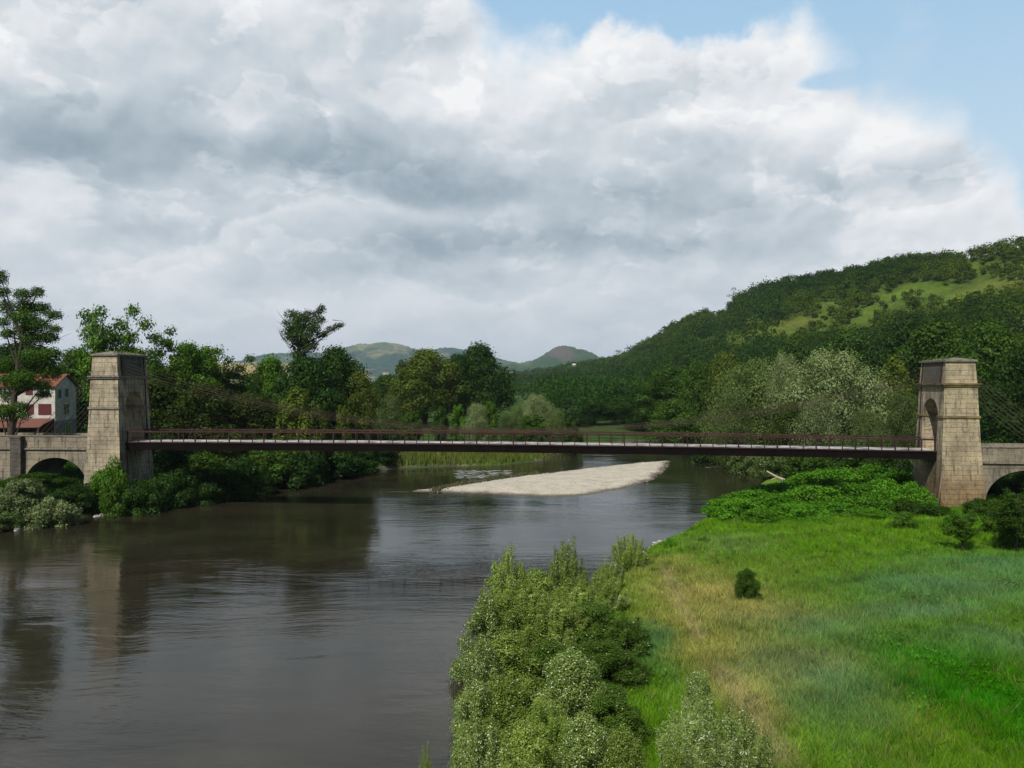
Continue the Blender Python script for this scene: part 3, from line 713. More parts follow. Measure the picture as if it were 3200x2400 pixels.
# foreground stand of young willows and poplars on the shore
FORE=[
 ('sapling1',1592,1722,140,39,'fore','leafy young poplar with a twin pointed top at the far left of the stand'),
 ('sapling2',1772,1690,115,40.5,'fore','tallest pointed young poplar of the foreground stand'),
 ('clump3',1682,1785,170,38,'fore','leafy young poplar between the two pointed tops'),
 ('needle1',1625,1815,210,36,'fore','feathery yellowish willow in the upper middle of the stand'),
 ('needle1',1800,1815,200,37,'fore','feathery willow below the tallest pointed top'),
 ('needle1',1875,1800,150,41,'fore','grey feathery willow on the right shoulder of the stand, near the stones'),
 ('clump1',1515,1868,160,33,'forewhite','white leaved young poplar leaning out over the river'),
 ('clump2',1585,1870,200,34,'fore','leafy poplar behind the white leaved one over the river'),
 ('needle1',1730,1860,210,33.5,'fore','dense feathery willow in the centre of the stand'),
 ('clump3',1850,1890,220,34,'foredark','dark green willow on the meadow side of the stand'),
 ('sapling1',1930,1925,180,33.5,'foredark','dark willow at the right edge of the stand beside the grass'),
 ('clump2',1505,2005,160,28,'forewhite','pale leaved poplar at the water, left edge of the stand'),
 ('clump3',1590,1985,240,29,'fore','leafy poplar one row in from the water'),
 ('clump1',1725,2010,210,29.5,'foredark','dark leafy willow in the shaded middle of the stand'),
 ('clump2',1880,2010,230,30,'foredark','dark willow with drooping shoots on the meadow side'),
 ('sapling3',1965,2060,120,30,'foredark','outer dark willow next to the bluish grass'),
 ('clump2',1790,2040,230,26,'forewhite','large white flecked poplar in the middle foreground'),
 ('clump1',1490,2140,160,24.5,'forewhite','pale poplar lowest at the water edge'),
 ('clump3',1580,2120,220,24.8,'fore','green poplar near the bottom of the picture, second from the water'),
 ('needle1',1705,2190,190,24,'fore','feathery willow near the bottom of the picture'),
 ('clump1',1915,2150,210,25,'foredark','green willow at the bottom, right of the white flecked poplar'),
 ('sapling2',1520,2270,200,21,'forewhite','pale poplar cut by the bottom edge nearest the river'),
 ('clump3',1650,2270,230,21,'fore','poplar cut by the bottom edge, third from the river'),
 ('clump1',1830,2240,230,21.5,'forewhite','white flecked poplar cut by the bottom edge in the middle of the stand'),
 ('clump2',1950,2280,170,21,'fore','poplar cut by the bottom edge beside the grass'),
 ('needle1',1600,2330,240,19,'fore','feathery willow top cut by the bottom edge near the river'),
 ('clump3',2185,2105,130,24.5,'forewhite','white leaved young poplar standing apart beside the track'),
 ('needle1',2160,2200,180,22.5,'forewhite','thin pale willow left of the track at the bottom edge'),
 ('sapling2',2290,2215,190,21.5,'forewhite','white leaved poplar right of the others, beside the dry grass'),
 ('needle1',2230,2290,260,20,'forewhite','pale grassy willow cut by the bottom edge beside the dry grass'),
 ('clump3',2110,2345,120,19.5,'fore','low poplar at the bottom edge between the stand and the white leaved group'),
]
for k,px,yt,w,Yd,mt,lb in FORE:
    ptree(k,px,yt,w*1.12,Yd,mt,'young_willow' if k[0]=='n' else 'young_poplar',lb,cat='young tree',group='young trees on the near shore')
ptree('sapling1',1332,2335,50,21.5,'fore','young_poplar','tiny sapling top poking up alone at the bottom edge over the river',cat='young tree',zb=.1)

# ---- hero trees
def hero(name,px,Yd,lumps_px,mat,label,seed,n,L,r0,zb=None,bare=(),trunk_px=None,trunktop=.7,depth=.8,Wf=.6):
    """clumps given as (px,py,rx,ry) in picture units at distance Yd, set at varied depths"""
    rng=np.random.default_rng(seed); x0=(px-1600)/F*Yd; z0=gz(x0,Yd)-.1 if zb is None else zb
    e=empty(name,(x0,Yd,z0),0,label=label,cat='tree'); s=Yd/F; lumps=[]
    for (a,b,rx,ry) in lumps_px:
        lumps.append((((a-px)*s,rng.uniform(-1,1)*depth*rx*s*1.3,CZ-(b-HY)*s-z0),(rx*s,max(rx,ry)*s*.9,ry*s)))
    P,Nn=crownpts(rng,lumps,n); P+=rng.normal(size=P.shape)*.12
    Lr=L*rng.uniform(.6,1.3,len(P)); meshobj('crown',fastmesh('crown',leafquads(rng,P,Nn,Lr,Lr*Wf),4),M[mat],e)
    H=max(l[0][2] for l in lumps)
    b=MB(); tp=[(p[0]-px)*s for p in trunk_px]; tz=[CZ-(p[1]-HY)*s-z0 for p in trunk_px]; k=len(tp)
    b.tube([(tp[i],0,tz[i]) for i in range(k)],[r0*(1-.75*i/(k-1)) for i in range(k)],8)
    for C,R in lumps:
        C=Vector(C); j=max([i for i in range(k) if tz[i]<C.z-.1] or [0]); j=max(0,min(k-1,j-(1 if rng.random()<.5 else 0)))
        S=Vector((tp[j],0,tz[j])); mid=S.lerp(C,.5)+Vector((0,0,-.15)); r=r0*.32
        b.tube([S,mid,C],[r,r*.6,r*.2],5,cap=False)
        for q_ in range(3): b.tube([mid.lerp(C,.5),C+Vector(tuple(rng.normal(size=3)*np.array(R)*.75))],[r*.25,r*.06],4,cap=False)
    meshobj('trunk',b.mesh('trunk',True),M['bark'],e)
    if bare:
        for line in bare:
            b=MB(); pts=[((a-px)*s,rng.normal()*.2,CZ-(c-HY)*s-z0) for a,c in line]; b.tube(pts,[.07*(1-.8*i/(len(pts)-1)) for i in range(len(pts))],5)
            meshobj('dead_branch',b.mesh('dead_branch',True),M['deadbark'],e)
    return e
hero('gaunt_tree',935,119,[(905,985,22,18),(935,1000,24,24),(915,1022,26,20),(900,1045,20,16),(960,985,16,16),(990,985,16,18),(1008,968,12,14),(985,1010,22,16),(1005,1000,12,10),
 (1030,1030,16,9),(1055,1020,14,8),(1068,1015,9,6),(975,1035,22,14),(940,1050,26,20),(1000,1050,18,12),(915,1060,22,16),(965,1060,26,18),(930,1030,26,22),(985,1030,22,16),(950,1005,24,20),(925,1080,22,14),(975,1090,22,14),(955,1080,20,16),(935,1110,26,18),(985,1075,14,9),(960,1140,40,24),(925,1160,34,26),(990,1170,44,30),(892,1010,10,10),(1018,1042,14,7)],
 'brownish' if False else 'mid','tall gaunt tree with an open crown and bare dead branches on its left side',201,17000,.24,.42,
 bare=[[(928,1130),(910,1095),(885,1062),(868,1035)],[(905,1080),(880,1050),(866,1022)],[(900,1030),(880,1015),(867,1003)],[(900,1015),(880,990),(868,972)],[(885,1062),(875,1040),(878,1020)],[(1040,1000),(1058,1002),(1066,1000)]],
 trunk_px=[(940,1380),(938,1250),(932,1180),(934,1120),(938,1080),(945,1030),(960,1000)])
hero('riverside_tree',42,80,[(8,870,16,22),(10,915,22,14),(5,960,26,20),(35,990,20,14),(80,925,26,18),(120,915,18,16),(75,960,30,20),(115,965,28,20),(95,1000,36,22),(60,1030,30,18),(130,1020,34,20),(160,985,24,12),(150,1055,30,16),
 (30,1045,22,14),(95,1060,34,18),(10,1010,20,14),(180,1030,18,9),(110,1120,44,28),(60,1140,40,28),(150,1165,34,22),(95,1185,44,26),(55,1205,34,20),(20,1140,30,24),(0,1290,30,24),(180,1110,30,18),(130,1205,26,13),(20,1190,20,16),(60,1275,26,16),(25,1290,24,16),(75,1300,20,10),(10,1240,18,16),(120,1235,22,8)],
 'mid','large ragged tree with a dark trunk before the white house, left edge',202,42000,.165,.42,
 trunk_px=[(20,1500),(30,1400),(38,1320),(45,1240),(55,1150),(70,1060),(85,970)],depth=.9)
hero('dead_top_tree',1640-0,146,[(1812,1312,9,5),(1822,1330,6,5),(1826,1345,4,6)],'silver','thin arching willow branch drooping at the right end of the willow row',203,500,.22,.10,
 trunk_px=[(1775,1400),(1782,1340),(1795,1308),(1812,1306)]) if False else None
hero('spindly_tree',2292,572,[(2292,905,9,7),(2302,918,12,6),(2282,925,12,5),(2295,935,14,5),(2310,930,8,4)],'hill','spindly dark tree silhouetted on the ridge at the left end of the hilltop trees',204,260,.8,.35,
 trunk_px=[(2296,985),(2294,950),(2293,905)])

# ------------------------------------------------------------------ the wood on the hillside
rngh=np.random.default_rng(11); cand=[]
tries=0
while len(cand)<7500 and tries<60000:
    tries+=1
    px=rngh.uniform(1480,3330); B=np.interp(px,rpx,fB); D=np.interp(px,rpx,rD); t=rngh.random()**.9*1.015
    Yd=B-25+(D-B+25)*t
    Yd=min(Yd,D-1); x=(px-1600)/F*Yd
    if Yd<190: continue
    cand.append((px,x,Yd))
cand=np.array(cand); zc=ground(cand[:,1],cand[:,2]); pyc=HY-(zc-CZ)/cand[:,2]*F
opn=opening(cand[:,0],pyc)*np.clip(.85+fbm(cand[:,1],cand[:,2],30,3)*.8,0,1)
keep=rngh.random(len(cand))>opn*.97
Dn=np.interp(cand[:,0],rpx,rD)
sel=[]
for (px,x,Yd),z,k,o,py,D in zip(cand,zc,keep,opn,pyc,Dn):
    if not k: continue
    ridge=Yd>D-18
    h=rngh.uniform(3.5,6.5) if not ridge else rngh.uniform(2.5,7.0)*(Yd/520)**.3
    if Yd<330: h=rngh.uniform(6,10)
    if o>.45: h*=rngh.uniform(.3,.9)
    sel.append((px,x,Yd,z,h,o))
sel.sort(key=lambda s:-s[4]/s[2])
HG='trees of the wood on the right hillside'
for i,(px,x,Yd,z,h,o) in enumerate(sel[:260]):
    plant('hill%d'%(1+i%3),x,Yd,z-.4,z+h,h*rngh.uniform(.9,1.25),'hilllight' if rngh.random()<.16+.8*o else 'hill','hillside_tree','rounded tree of the dense green wood on the hillside right of the river','tree',HG)
# the rest reads as one far wood
Vs=[]; kcol=[]
for (px,x,Yd,z,h,o) in sel[260:]:
    n=int(np.clip(60*h/ (Yd/300),45,130)); L=.42+Yd/900
    w=h*rngh.uniform(.5,.68); P=[];Nn=[]
    for j in range(5):
        a=rngh.uniform(0,6.28); c=(x+math.cos(a)*w*.45,Yd+math.sin(a)*w*.45,z+h*rngh.uniform(.35,.75)); lr=w*rngh.uniform(.4,.7)
        p_,n_=lumpleaves(rngh,c,(lr,lr,lr*.9),n//5); P.append(p_);Nn.append(n_)
    P=np.concatenate(P);Nn=np.concatenate(Nn); Lr=L*rngh.uniform(.6,1.3,len(P)); Vs.append(leafquads(rngh,P,Nn,Lr,Lr*.7))
    lt=float(np.clip(.62-.55*fbm(np.array([x]),np.array([Yd]),55,3)[0]-1.2*o+rngh.normal()*.16,0,1)); base=np.array((.019,.052,.005))*lt+np.array((.066,.112,.011))*(1-lt)
    base=base*rngh.uniform(.7,1.35); base=base*(1-min(1,o*1.4))+np.array((.075,.115,.012))*min(1,o*1.4)*rngh.uniform(.6,1.1); kcol.append(np.repeat(base[None],len(P),0))
def attrleaf(name,trans=.25,lo=.78,am=.44):
    m,N,out=newmat(name); a=N.node('ShaderNodeAttribute',attribute_name='Col'); g=N.node('ShaderNodeNewGeometry')
    v=N.m('MULTIPLY_ADD',N.m('FRACT',N.m('MULTIPLY',g.outputs['Random Per Island'],7.31)),am,lo)
    col=N.vm('SCALE',a.outputs[0],scale=v)
    d=N.node('ShaderNodeBsdfDiffuse'); N.put(d.inputs[0],col); t=N.node('ShaderNodeBsdfTranslucent'); N.put(t.inputs[0],col)
    mx=N.node('ShaderNodeMixShader'); mx.inputs[0].default_value=trans; N.l.new(d.outputs[0],mx.inputs[1]); N.l.new(t.outputs[0],mx.inputs[2]); N.l.new(mx.outputs[0],out.inputs[0]); return m
M['attrleaf']=attrleaf('wood_leaves'); M['blade']=attrleaf('grass_blades',.35)
tag(meshobj('hillside_wood',fastmesh('hillside_wood',np.concatenate(Vs),4,np.concatenate(kcol)),M['attrleaf']),'dense far wood and scrub covering the hill on the right up to the ridge','wood',kind='stuff')
# valley floor wood between the river and the far hills
Vs=[];kcol=[]; ct=0
for i in range(1500):
    px=rngh.uniform(330,2000); Yd=rngh.uniform(240,1500)
    if i>900: px=rngh.uniform(1700,2450); Yd=rngh.uniform(205,520)
    x=(px-1600)/F*Yd
    if x<0 and 600<px<780 and Yd>700: continue
    z=gz(x,Yd); h=rngh.uniform(6,11); top=HY-(z+h-CZ)/Yd*F
    w=h*.62; P=[];Nn=[]; L=.5+Yd/900
    for j in range(5):
        a=rngh.uniform(0,6.28); c=(x+math.cos(a)*w*.5,Yd+math.sin(a)*w*.5,z+h*rngh.uniform(.3,.75)); lr=w*rngh.uniform(.45,.75)
        p_,n_=lumpleaves(rngh,c,(lr,lr,lr*.9),24); P.append(p_);Nn.append(n_)
    P=np.concatenate(P);Nn=np.concatenate(Nn); Lr=L*rngh.uniform(.6,1.3,len(P)); Vs.append(leafquads(rngh,P,Nn,Lr,Lr*.7))
    base=np.array((.024,.06,.009))*rngh.uniform(.7,1.5); kcol.append(np.repeat(base[None],len(P),0))
tag(meshobj('valley_wood',fastmesh('valley_wood',np.concatenate(Vs),4,np.concatenate(kcol)),M['attrleaf']),'low far wood on the valley floor between the river and the distant hills','wood',kind='stuff')

# ------------------------------------------------------------------ grass
def blades(name,x,y,h,w,col,lean,label,rng,cat='grass'):
    n=len(x); z=ground(x,y)-.02; a=rng.uniform(0,6.28,n); dx=np.cos(a)*w/2; dy=np.sin(a)*w/2; l=rng.normal(size=(n,2))*lean*h[:,None]
    v=np.empty((n,3,3)); v[:,0]=np.stack([x-dx,y-dy,z],-1); v[:,1]=np.stack([x+dx,y+dy,z],-1); v[:,2]=np.stack([x+l[:,0],y+l[:,1],z+h],-1)
    return tag(meshobj(name,fastmesh(name,v.reshape(-1,3),3,col),M['blade']),label,cat,kind='stuff')
rg=np.random.default_rng(21)
n=1050000; yy=19.5+ (78-19.5)*rg.random(n)**1.45; xx=np.where(rg.random(n)<.86,rg.uniform(-.1,.72,n),rg.uniform(.72,1.25,n))*yy
xx2=xx; d=sdf(RIVER,xx,yy); k=(d>.15); 
# keep clear of the track and stones
st=np.array([gp(p,q,.4) for p,q in [(1885,1870),(1945,1852),(1925,1905),(1895,1935),(1870,1905)]])
k&=sdf(st,xx,yy)>0
xx,yy,d=xx[k],yy[k],d[k]
pc=plantcol(xx,yy)
dry=np.clip((pc[:,0]-.09)/.06,0,1); rel=np.clip(pc[:,2]*20,0,1)
patch=fbm(xx,yy,1.1,3)
h=(.12+.12*rg.random(len(xx))+.10*np.clip(patch,-.6,1)+.14*rel)*(1-.25*dry)
h=np.maximum(h,.06)*np.where(rg.random(len(xx))<.03,1.7,1)
w=rg.uniform(.018,.05,len(xx))*(yy/40)**.6
colr=pc*(1.36+.8*(rg.random((len(xx),1))-.45))
tipw=(rg.random((len(xx),1))<.10*rel[:,None]+.02)
colr=np.where(tipw,np.array((.20,.24,.13)),colr)
yf=rg.random(len(xx))<.03*np.exp(-(((xx-gp(2860,2260,1)[0])/1.7)**2+((yy-gp(2860,2260,1)[1])/2.2)**2))*6
colr=np.where(yf[:,None],np.array((.30,.28,.02)),colr)
blades('meadow_grass',xx,yy,h,w,np.clip(colr,0,1),.55,'lush green meadow grass covering the near right bank',rg)
# low leafy weeds that mottle the meadow
n=60000; yy=19.5+56*rg.random(n)**1.2; xx=rg.uniform(0,.72,n)*yy; d=sdf(RIVER,xx,yy)
cl=fbm(xx,yy,2.6,4); pc=plantcol(xx,yy); k=(d>.8)&(cl>.12)&(pc[:,0]<.085)&(pc[:,2]<.045); xx,yy,pc=xx[k],yy[k],pc[k]
P=np.stack([xx,yy,ground(xx,yy)+rg.uniform(.12,.38,len(xx))],-1); Nn=unit(rg.normal(size=P.shape)*.6+np.array((0,0,1)))
Lr=rg.uniform(.07,.17,len(P))*(yy/40)**.4
tag(meshobj('meadow_weeds',fastmesh('meadow_weeds',leafquads(rg,P,Nn,Lr,Lr*.7),4,pc*(1.0+.5*rg.random((len(pc),1)))),M['blade']),'broad leaved weeds growing in patches through the meadow grass','weeds',kind='stuff')
# reed bank on the inside of the bend
n=26000; yy=rg.uniform(113,146,n); xx=rg.uniform(-18,30,n); d=sdf(RIVER,xx,yy); k=(d>.1)&(d<7)&(xx<22); xx,yy,d=xx[k],yy[k],d[k]
hh=rg.uniform(.5,1.15,len(xx))*(1+.35*fbm(xx,yy,4,2)); base=np.array((.13,.155,.03))*(.7+.7*rg.random((len(xx),1)))
blades('reed_bank',xx,yy,hh,rg.uniform(.10,.2,len(xx)),base,.12,'tall yellow green reeds on the bank beyond the bridge',rg,'reeds')
# rough grass on the left bank and under the trees
n=60000; yy=rg.uniform(60,112,n); xx=-rg.uniform(.18,.70,n)*yy; d=sdf(RIVER,xx,yy); k=(d>.5)&(d<22)&(xx<-10); xx,yy=xx[k],yy[k]
hh=rg.uniform(.25,.7,len(xx)); blades('bank_grass',xx,yy,hh,rg.uniform(.07,.14,len(xx)),np.array((.03,.085,.012))*(.7+.8*rg.random((len(xx),1))),.4,'rough grass on the left bank below the stone tower',rg)
# thin line of weeds on the gravel bar
ln=np.array([gp(p,q,.2) for p,q in [(1360,1530),(1440,1512),(1530,1497),(1600,1488),(1680,1478)]])
n=4200; u=rg.random(n)*(len(ln)-1); i0=np.minimum(u.astype(int),len(ln)-2); f=(u-i0)[:,None]; Pp=ln[i0]*(1-f)+ln[i0+1]*f+rg.normal(size=(n,2))*np.array((.3,.45))
a=rg.uniform(0,6.28,n); hh=rg.uniform(.1,.4,n); w=rg.uniform(.08,.16,n)
v=np.empty((n,3,3)); z=.12+0*hh; v[:,0]=np.stack([Pp[:,0]-np.cos(a)*w,Pp[:,1]-np.sin(a)*w,z],-1); v[:,1]=np.stack([Pp[:,0]+np.cos(a)*w,Pp[:,1]+np.sin(a)*w,z],-1); v[:,2]=np.stack([Pp[:,0]+rg.normal(size=n)*.1,Pp[:,1],z+hh],-1)
cw=np.where(rg.random((n,1))<.35,np.array((.22,.19,.13)),np.array((.07,.09,.03)))
tag(meshobj('bar_weeds',fastmesh('bar_weeds',v.reshape(-1,3),3,cw),M['blade']),'thin line of weeds and twigs along the far edge of the gravel bar','weeds',kind='stuff')

# tussocks and seed heads standing out of the meadow
nt=2600; ty=20+55*rg.random(nt)**1.3; tx=rg.uniform(-.05,.70,nt)*ty; d=sdf(RIVER,tx,ty); k=(d>.4)&(sdf(st,tx,ty)>.2); tx,ty=tx[k],ty[k]
nb=16; xx=np.repeat(tx,nb)+rg.normal(size=len(tx)*nb)*.09; yy=np.repeat(ty,nb)+rg.normal(size=len(tx)*nb)*.09
pc=plantcol(xx,yy); tint=np.repeat(rg.random((len(tx),1)),nb,0); pc=np.where(tint<.35,pc*np.array((.55,.75,.7)),np.where(tint<.6,pc*.6+np.array((.11,.10,.035)),pc*1.15))
blades('meadow_tussocks',xx,yy,rg.uniform(.28,.62,len(xx)),rg.uniform(.02,.045,len(xx))*(yy/40)**.6,np.clip(pc*rg.uniform(.8,1.3,(len(xx),1)),0,1),.38,'taller tussocks of grass dotted over the meadow',rg)
# cobbles on the gravel bar
ns=5200; sx_=rg.uniform(BAR_R[:,0].min(),BAR_R[:,0].max(),ns); sy_=rg.uniform(BAR_R[:,1].min(),BAR_R[:,1].max(),ns); dd=-sdf(BAR_R,sx_,sy_)
k=(dd>-.3)&(rg.random(ns)<np.where(dd<1.2,.8,.22)); sx_,sy_,dd=sx_[k],sy_[k],dd[k]; sz=rg.uniform(.03,.085,len(sx_))*np.where(dd<1,1.3,1)
zb=.03+.32*(1-np.exp(-np.clip(dd,0,99)/2.2))-.02; V=[]
for q in range(5):
    a0=q*1.2566+.3; a1=a0+1.2566; v=np.empty((len(sx_),3,3))
    v[:,0]=np.stack([sx_+np.cos(a0)*sz*1.3,sy_+np.sin(a0)*sz,zb],-1); v[:,1]=np.stack([sx_+np.cos(a1)*sz*1.3,sy_+np.sin(a1)*sz,zb],-1); v[:,2]=np.stack([sx_,sy_,zb+sz*.9],-1); V.append(v)
cst=rg.uniform(.14,.6,(len(sx_),1))*np.array((1,.93,.82)); cst=np.where((dd<.5)[:,None],cst*.5,cst)
tag(meshobj('bar_cobbles',fastmesh('bar_cobbles',np.concatenate(V).reshape(-1,3),3,np.concatenate([cst]*5)),M['attrleaf']),'loose cobbles scattered over the pale gravel bar','stones',kind='stuff')

# ------------------------------------------------------------------ stones
def rockmesh(seed,sub=2):
    import bmesh
    r=np.random.default_rng(seed); bm=bmesh.new(); bmesh.ops.create_icosphere(bm,subdivisions=sub,radius=1)
    for v in bm.verts:
        k=1+.22*math.sin(v.co.x*3+seed)+.18*math.sin(v.co.y*4+seed*2)+.15*math.cos(v.co.z*5+seed); v.co*=k*r.uniform(.92,1.08); v.co.z*=.6
    me=bpy.data.meshes.new('rock'); bm.to_mesh(me); bm.free(); me.materials.append(M['rock']); return me
RM=[rockmesh(i) for i in range(4)]
def rocks(pts,label,group,smin,smax):
    for i,(px,py) in enumerate(pts):
        x,y=gp(px,py,.1); s=random.uniform(smin,smax); o=bpy.data.objects.new('rock',RM[i%4]); o.location=(x,y,s*.15); o.scale=(s*random.uniform(.8,1.7),s,s*.7); o.rotation_euler=(0,0,random.uniform(0,6)); link(o)
        tag(o,label,'rock',group)
rocks([(300,1612),(318,1608),(345,1606),(395,1600),(412,1598),(425,1594),(436,1599),(452,1592),(470,1589),(488,1588),(505,1584),(520,1583),(545,1578),(560,1574),(700,1538),(60,1652),(90,1648)],'pale rock lying at the waterline of the left bank','rocks along the left waterline',.22,.5)
rocks([(2052,1694),(2064,1690),(2080,1686),(2044,1702),(2098,1680),(2120,1676),(2034,1712),(2140,1662),(2020,1722)],'grey stone in the shallow water at the tip of the right bank','stones at the right shore',.12,.26)
rocks([(1880,1885),(1892,1872),(1905,1862),(1918,1880),(1903,1895),(1890,1912),(1928,1858),(1936,1872),(1898,1925),(1875,1902),(1912,1905)],'pale stone on the bare patch of shore beside the foreground trees','stones on the bare shore patch',.12,.28)
# bare gravel patch
sm=MB(); cx,cy=st.mean(0); ring=[]
for kk in range(28):
    a=kk/28*6.283; 
    ring.append((cx+math.cos(a)*1.5*(1+.2*math.sin(3*a)),cy+math.sin(a)*2.1*(1+.15*math.cos(4*a))))
vs=[(cx,cy,gz(cx,cy)+.09)]+[(a,b,gz(a,b)+.012) for a,b in ring]
sm.add(vs,[(0,1+k,1+(k+1)%28) for k in range(28)])
tag(sm.build('shore_gravel',M['gravel'],smooth=True),kind='structure')
# foam of the small rapid
n=260; rr=np.random.default_rng(31)
pp=np.array([gp(rr.uniform(1425,1600)+0*k_,rr.uniform(1470,1496)) for k_ in range(n)]); pp2=np.array([gp(rr.uniform(2160,2300),rr.uniform(1452,1462)) for k_ in range(10)])
pp=np.concatenate([pp[(sdf(BAR_R,pp[:,0],pp[:,1])>.2)&(sdf(RIVER,pp[:,0],pp[:,1])<-.3)],pp2]); n=len(pp)
L=rr.uniform(.12,.6,n); v=np.empty((n,4,3)); w=L*.16
v[:,0]=np.stack([pp[:,0]-L,pp[:,1],0*L+.012],-1); v[:,1]=np.stack([pp[:,0],pp[:,1]-w,0*L+.03],-1); v[:,2]=np.stack([pp[:,0]+L,pp[:,1],0*L+.012],-1); v[:,3]=np.stack([pp[:,0],pp[:,1]+w,0*L+.03],-1)
tag(meshobj('river_foam',fastmesh('river_foam',v.reshape(-1,3),4),simple('foam_white',(.6,.62,.62),var=.1)),'white flecks of broken water on the small rapid beside the gravel bar','foam',kind='stuff')
# driftwood
e=empty('driftwood_log',(*gp(2440,1500,.9),.9),0,label='bare pale driftwood log slanting out of the bushes on the right bank',cat='log'); Yd=e.location.y
def rel(px,py,dy=0): 
    p=at(px,py,Yd+dy); return (p[0]-e.location.x,dy,p[2]-.9)
b=MB(); b.tube([rel(2396,1472),rel(2412,1482),rel(2435,1494),rel(2455,1502),rel(2476,1512)],[.07,.12,.16,.2,.24],8); b.build('log_trunk',M['driftwood'],e,True)
for a_,b_ in (((2430,1492),(2410,1499)),((2450,1500),(2432,1510)),((2465,1506),(2476,1494))):
    b=MB(); b.tube([rel(*a_),rel(*b_,-.4)],[.08,.03],6); b.build('broken_branch',M['driftwood'],e,True)

# ------------------------------------------------------------------ the bridge
A=np.array((-37.97,77.0)); Bp=np.array((38.0,70.3)); ax=(Bp-A)/np.linalg.norm(Bp-A); SPAN=float(np.linalg.norm(Bp-A)); ANG=math.atan2(ax[1],ax[0]); nrm=np.array((-ax[1],ax[0]))
def tower(px_top,loc2,label,zr,side):
    """local x along the bridge, local y away from the camera; zr = ground, deck, string, cornice, eave, apex"""
    zg,zd,zs,zc_,ze,za=zr
    e=empty('bridge_tower',(loc2[0],loc2[1],0),ANG,label=label,cat='bridge tower')
    T=5.7; o0,o1=1.25,4.45; R=(o1-o0)/2; cyy=(o0+o1)/2
    W=lambda z: float(np.interp(z,[-1,1,zd,zs,zc_,ze],[2.06,1.95,1.66,1.50,1.40,1.24]))
    Bt=lambda z: float(np.interp(z,[-1,1,zd,zs,zc_,ze],[-.38,-.30,0,.10,.17,.28]))
    def yy(y,z):
        return Bt(z) if y<=0 else (T-Bt(z) if y>=T else y)
    def cell(mb,ya,yb,za0,zb0,za1,zb1):
        mb.hexa([(-W(za0),yy(ya,za0),za0),(W(za0),yy(ya,za0),za0),(W(zb0),yy(yb,zb0),zb0),(-W(zb0),yy(yb,zb0),zb0),(-W(za1),yy(ya,za1),za1),(W(za1),yy(ya,za1),za1),(W(zb1),yy(yb,zb1),zb1),(-W(zb1),yy(yb,zb1),zb1)])
    mb=MB()
    rows=[-1,1,2.5,4,zd]
    for a,b in zip(rows[:-1],rows[1:]): cell(mb,0,T,a,a,b,b)
    for a,b in ((zd,(zd+zs)/2),((zd+zs)/2,zs)):
        cell(mb,0,o0,a,a,b,b); cell(mb,o1,T,a,a,b,b)
    zt=zs+R+.35
    cell(mb,0,o0,zs,zs,zt,zt); cell(mb,o1,T,zs,zs,zt,zt)
    K=14
    for k in range(K):
        a0=math.pi*(1-k/K); a1=math.pi*(1-(k+1)/K); ya=cyy+R*math.cos(a0); yb=cyy+R*math.cos(a1)
        cell(mb,ya,yb,zs+R*math.sin(a0),zs+R*math.sin(a1),zt,zt)
    cell(mb,0,T,zt,zt,zc_,zc_)
    cell(mb,0,T,zc_,zc_,ze,ze)
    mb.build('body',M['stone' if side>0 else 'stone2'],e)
    def ring(mb,za0,zb0,p,y0=0,y1=T,inner=False):
        w=W(za0)+p; mb.box(-w,w,(Bt(za0)-p if y0<=0 else y0),(T-Bt(za0)+p if y1>=T else y1),za0,zb0)
    c=MB(); ring(c,zc_-.05,zc_+.10,.13); ring(c,zc_+.10,zc_+.24,.22); c.build('cornice',M['lichen'] if side>0 else M['ledge'],e)
    
    for q0,q1 in ((0,o0+.08),(o1-.08,T)):
        s_=MB(); ring(s_,zs-.10,zs+.09,.10,q0,q1); s_.build('string_course',M['lichen'] if side>0 else M['ledge'],e)
    cp=MB(); w=W(ze)+.16; y0=Bt(ze)-.16; y1=T-Bt(ze)+.16
    cp.box(-w,w,y0,y1,ze,ze+.16)
    cp.add([(-w+.05,y0+.05,ze+.16),(w-.05,y0+.05,ze+.16),(w-.05,y1-.05,ze+.16),(-w+.05,y1-.05,ze+.16),(0,y0+1.3,za),(0,y1-1.3,za)],[(0,1,4),(1,2,5,4),(2,3,5),(3,0,4,5)])
    cp.build('cap',M['ledge'],e)
    # moss and weeds on the cap
    rr=np.random.default_rng(int(px_top)); n=420; xk=rr.uniform(-w,w,n); yk=rr.uniform(y0,y1,n); k=(np.abs(xk)>w*.55)|(rr.random(n)<.3); xk,yk=xk[k],yk[k]
    P=np.stack([xk,yk,ze+.16+(za-ze-.16)*(1-np.abs(xk)/w)+rr.uniform(0,.14,len(xk))],-1)
    o=meshobj('moss_tufts',fastmesh('moss_tufts',leafquads(rr,P,rr.normal(size=P.shape)+np.array((0,0,.5)),.16,.1),4),M['olive'],e); o['kind']='stuff'
    # dark proud panel in place of the cable saddle recess, river side, with rusty guide irons
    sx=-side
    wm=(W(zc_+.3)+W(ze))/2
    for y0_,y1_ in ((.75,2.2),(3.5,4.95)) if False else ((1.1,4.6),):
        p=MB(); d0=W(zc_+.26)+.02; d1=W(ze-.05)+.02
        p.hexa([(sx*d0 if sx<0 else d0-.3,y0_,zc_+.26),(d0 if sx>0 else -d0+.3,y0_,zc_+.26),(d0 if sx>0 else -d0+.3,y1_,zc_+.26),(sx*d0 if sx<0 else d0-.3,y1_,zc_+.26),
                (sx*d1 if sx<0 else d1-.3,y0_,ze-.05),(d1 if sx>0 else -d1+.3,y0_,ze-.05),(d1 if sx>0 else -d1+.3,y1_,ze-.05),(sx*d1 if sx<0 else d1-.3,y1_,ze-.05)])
        p.build('saddle_panel',M['stonedark'],e)
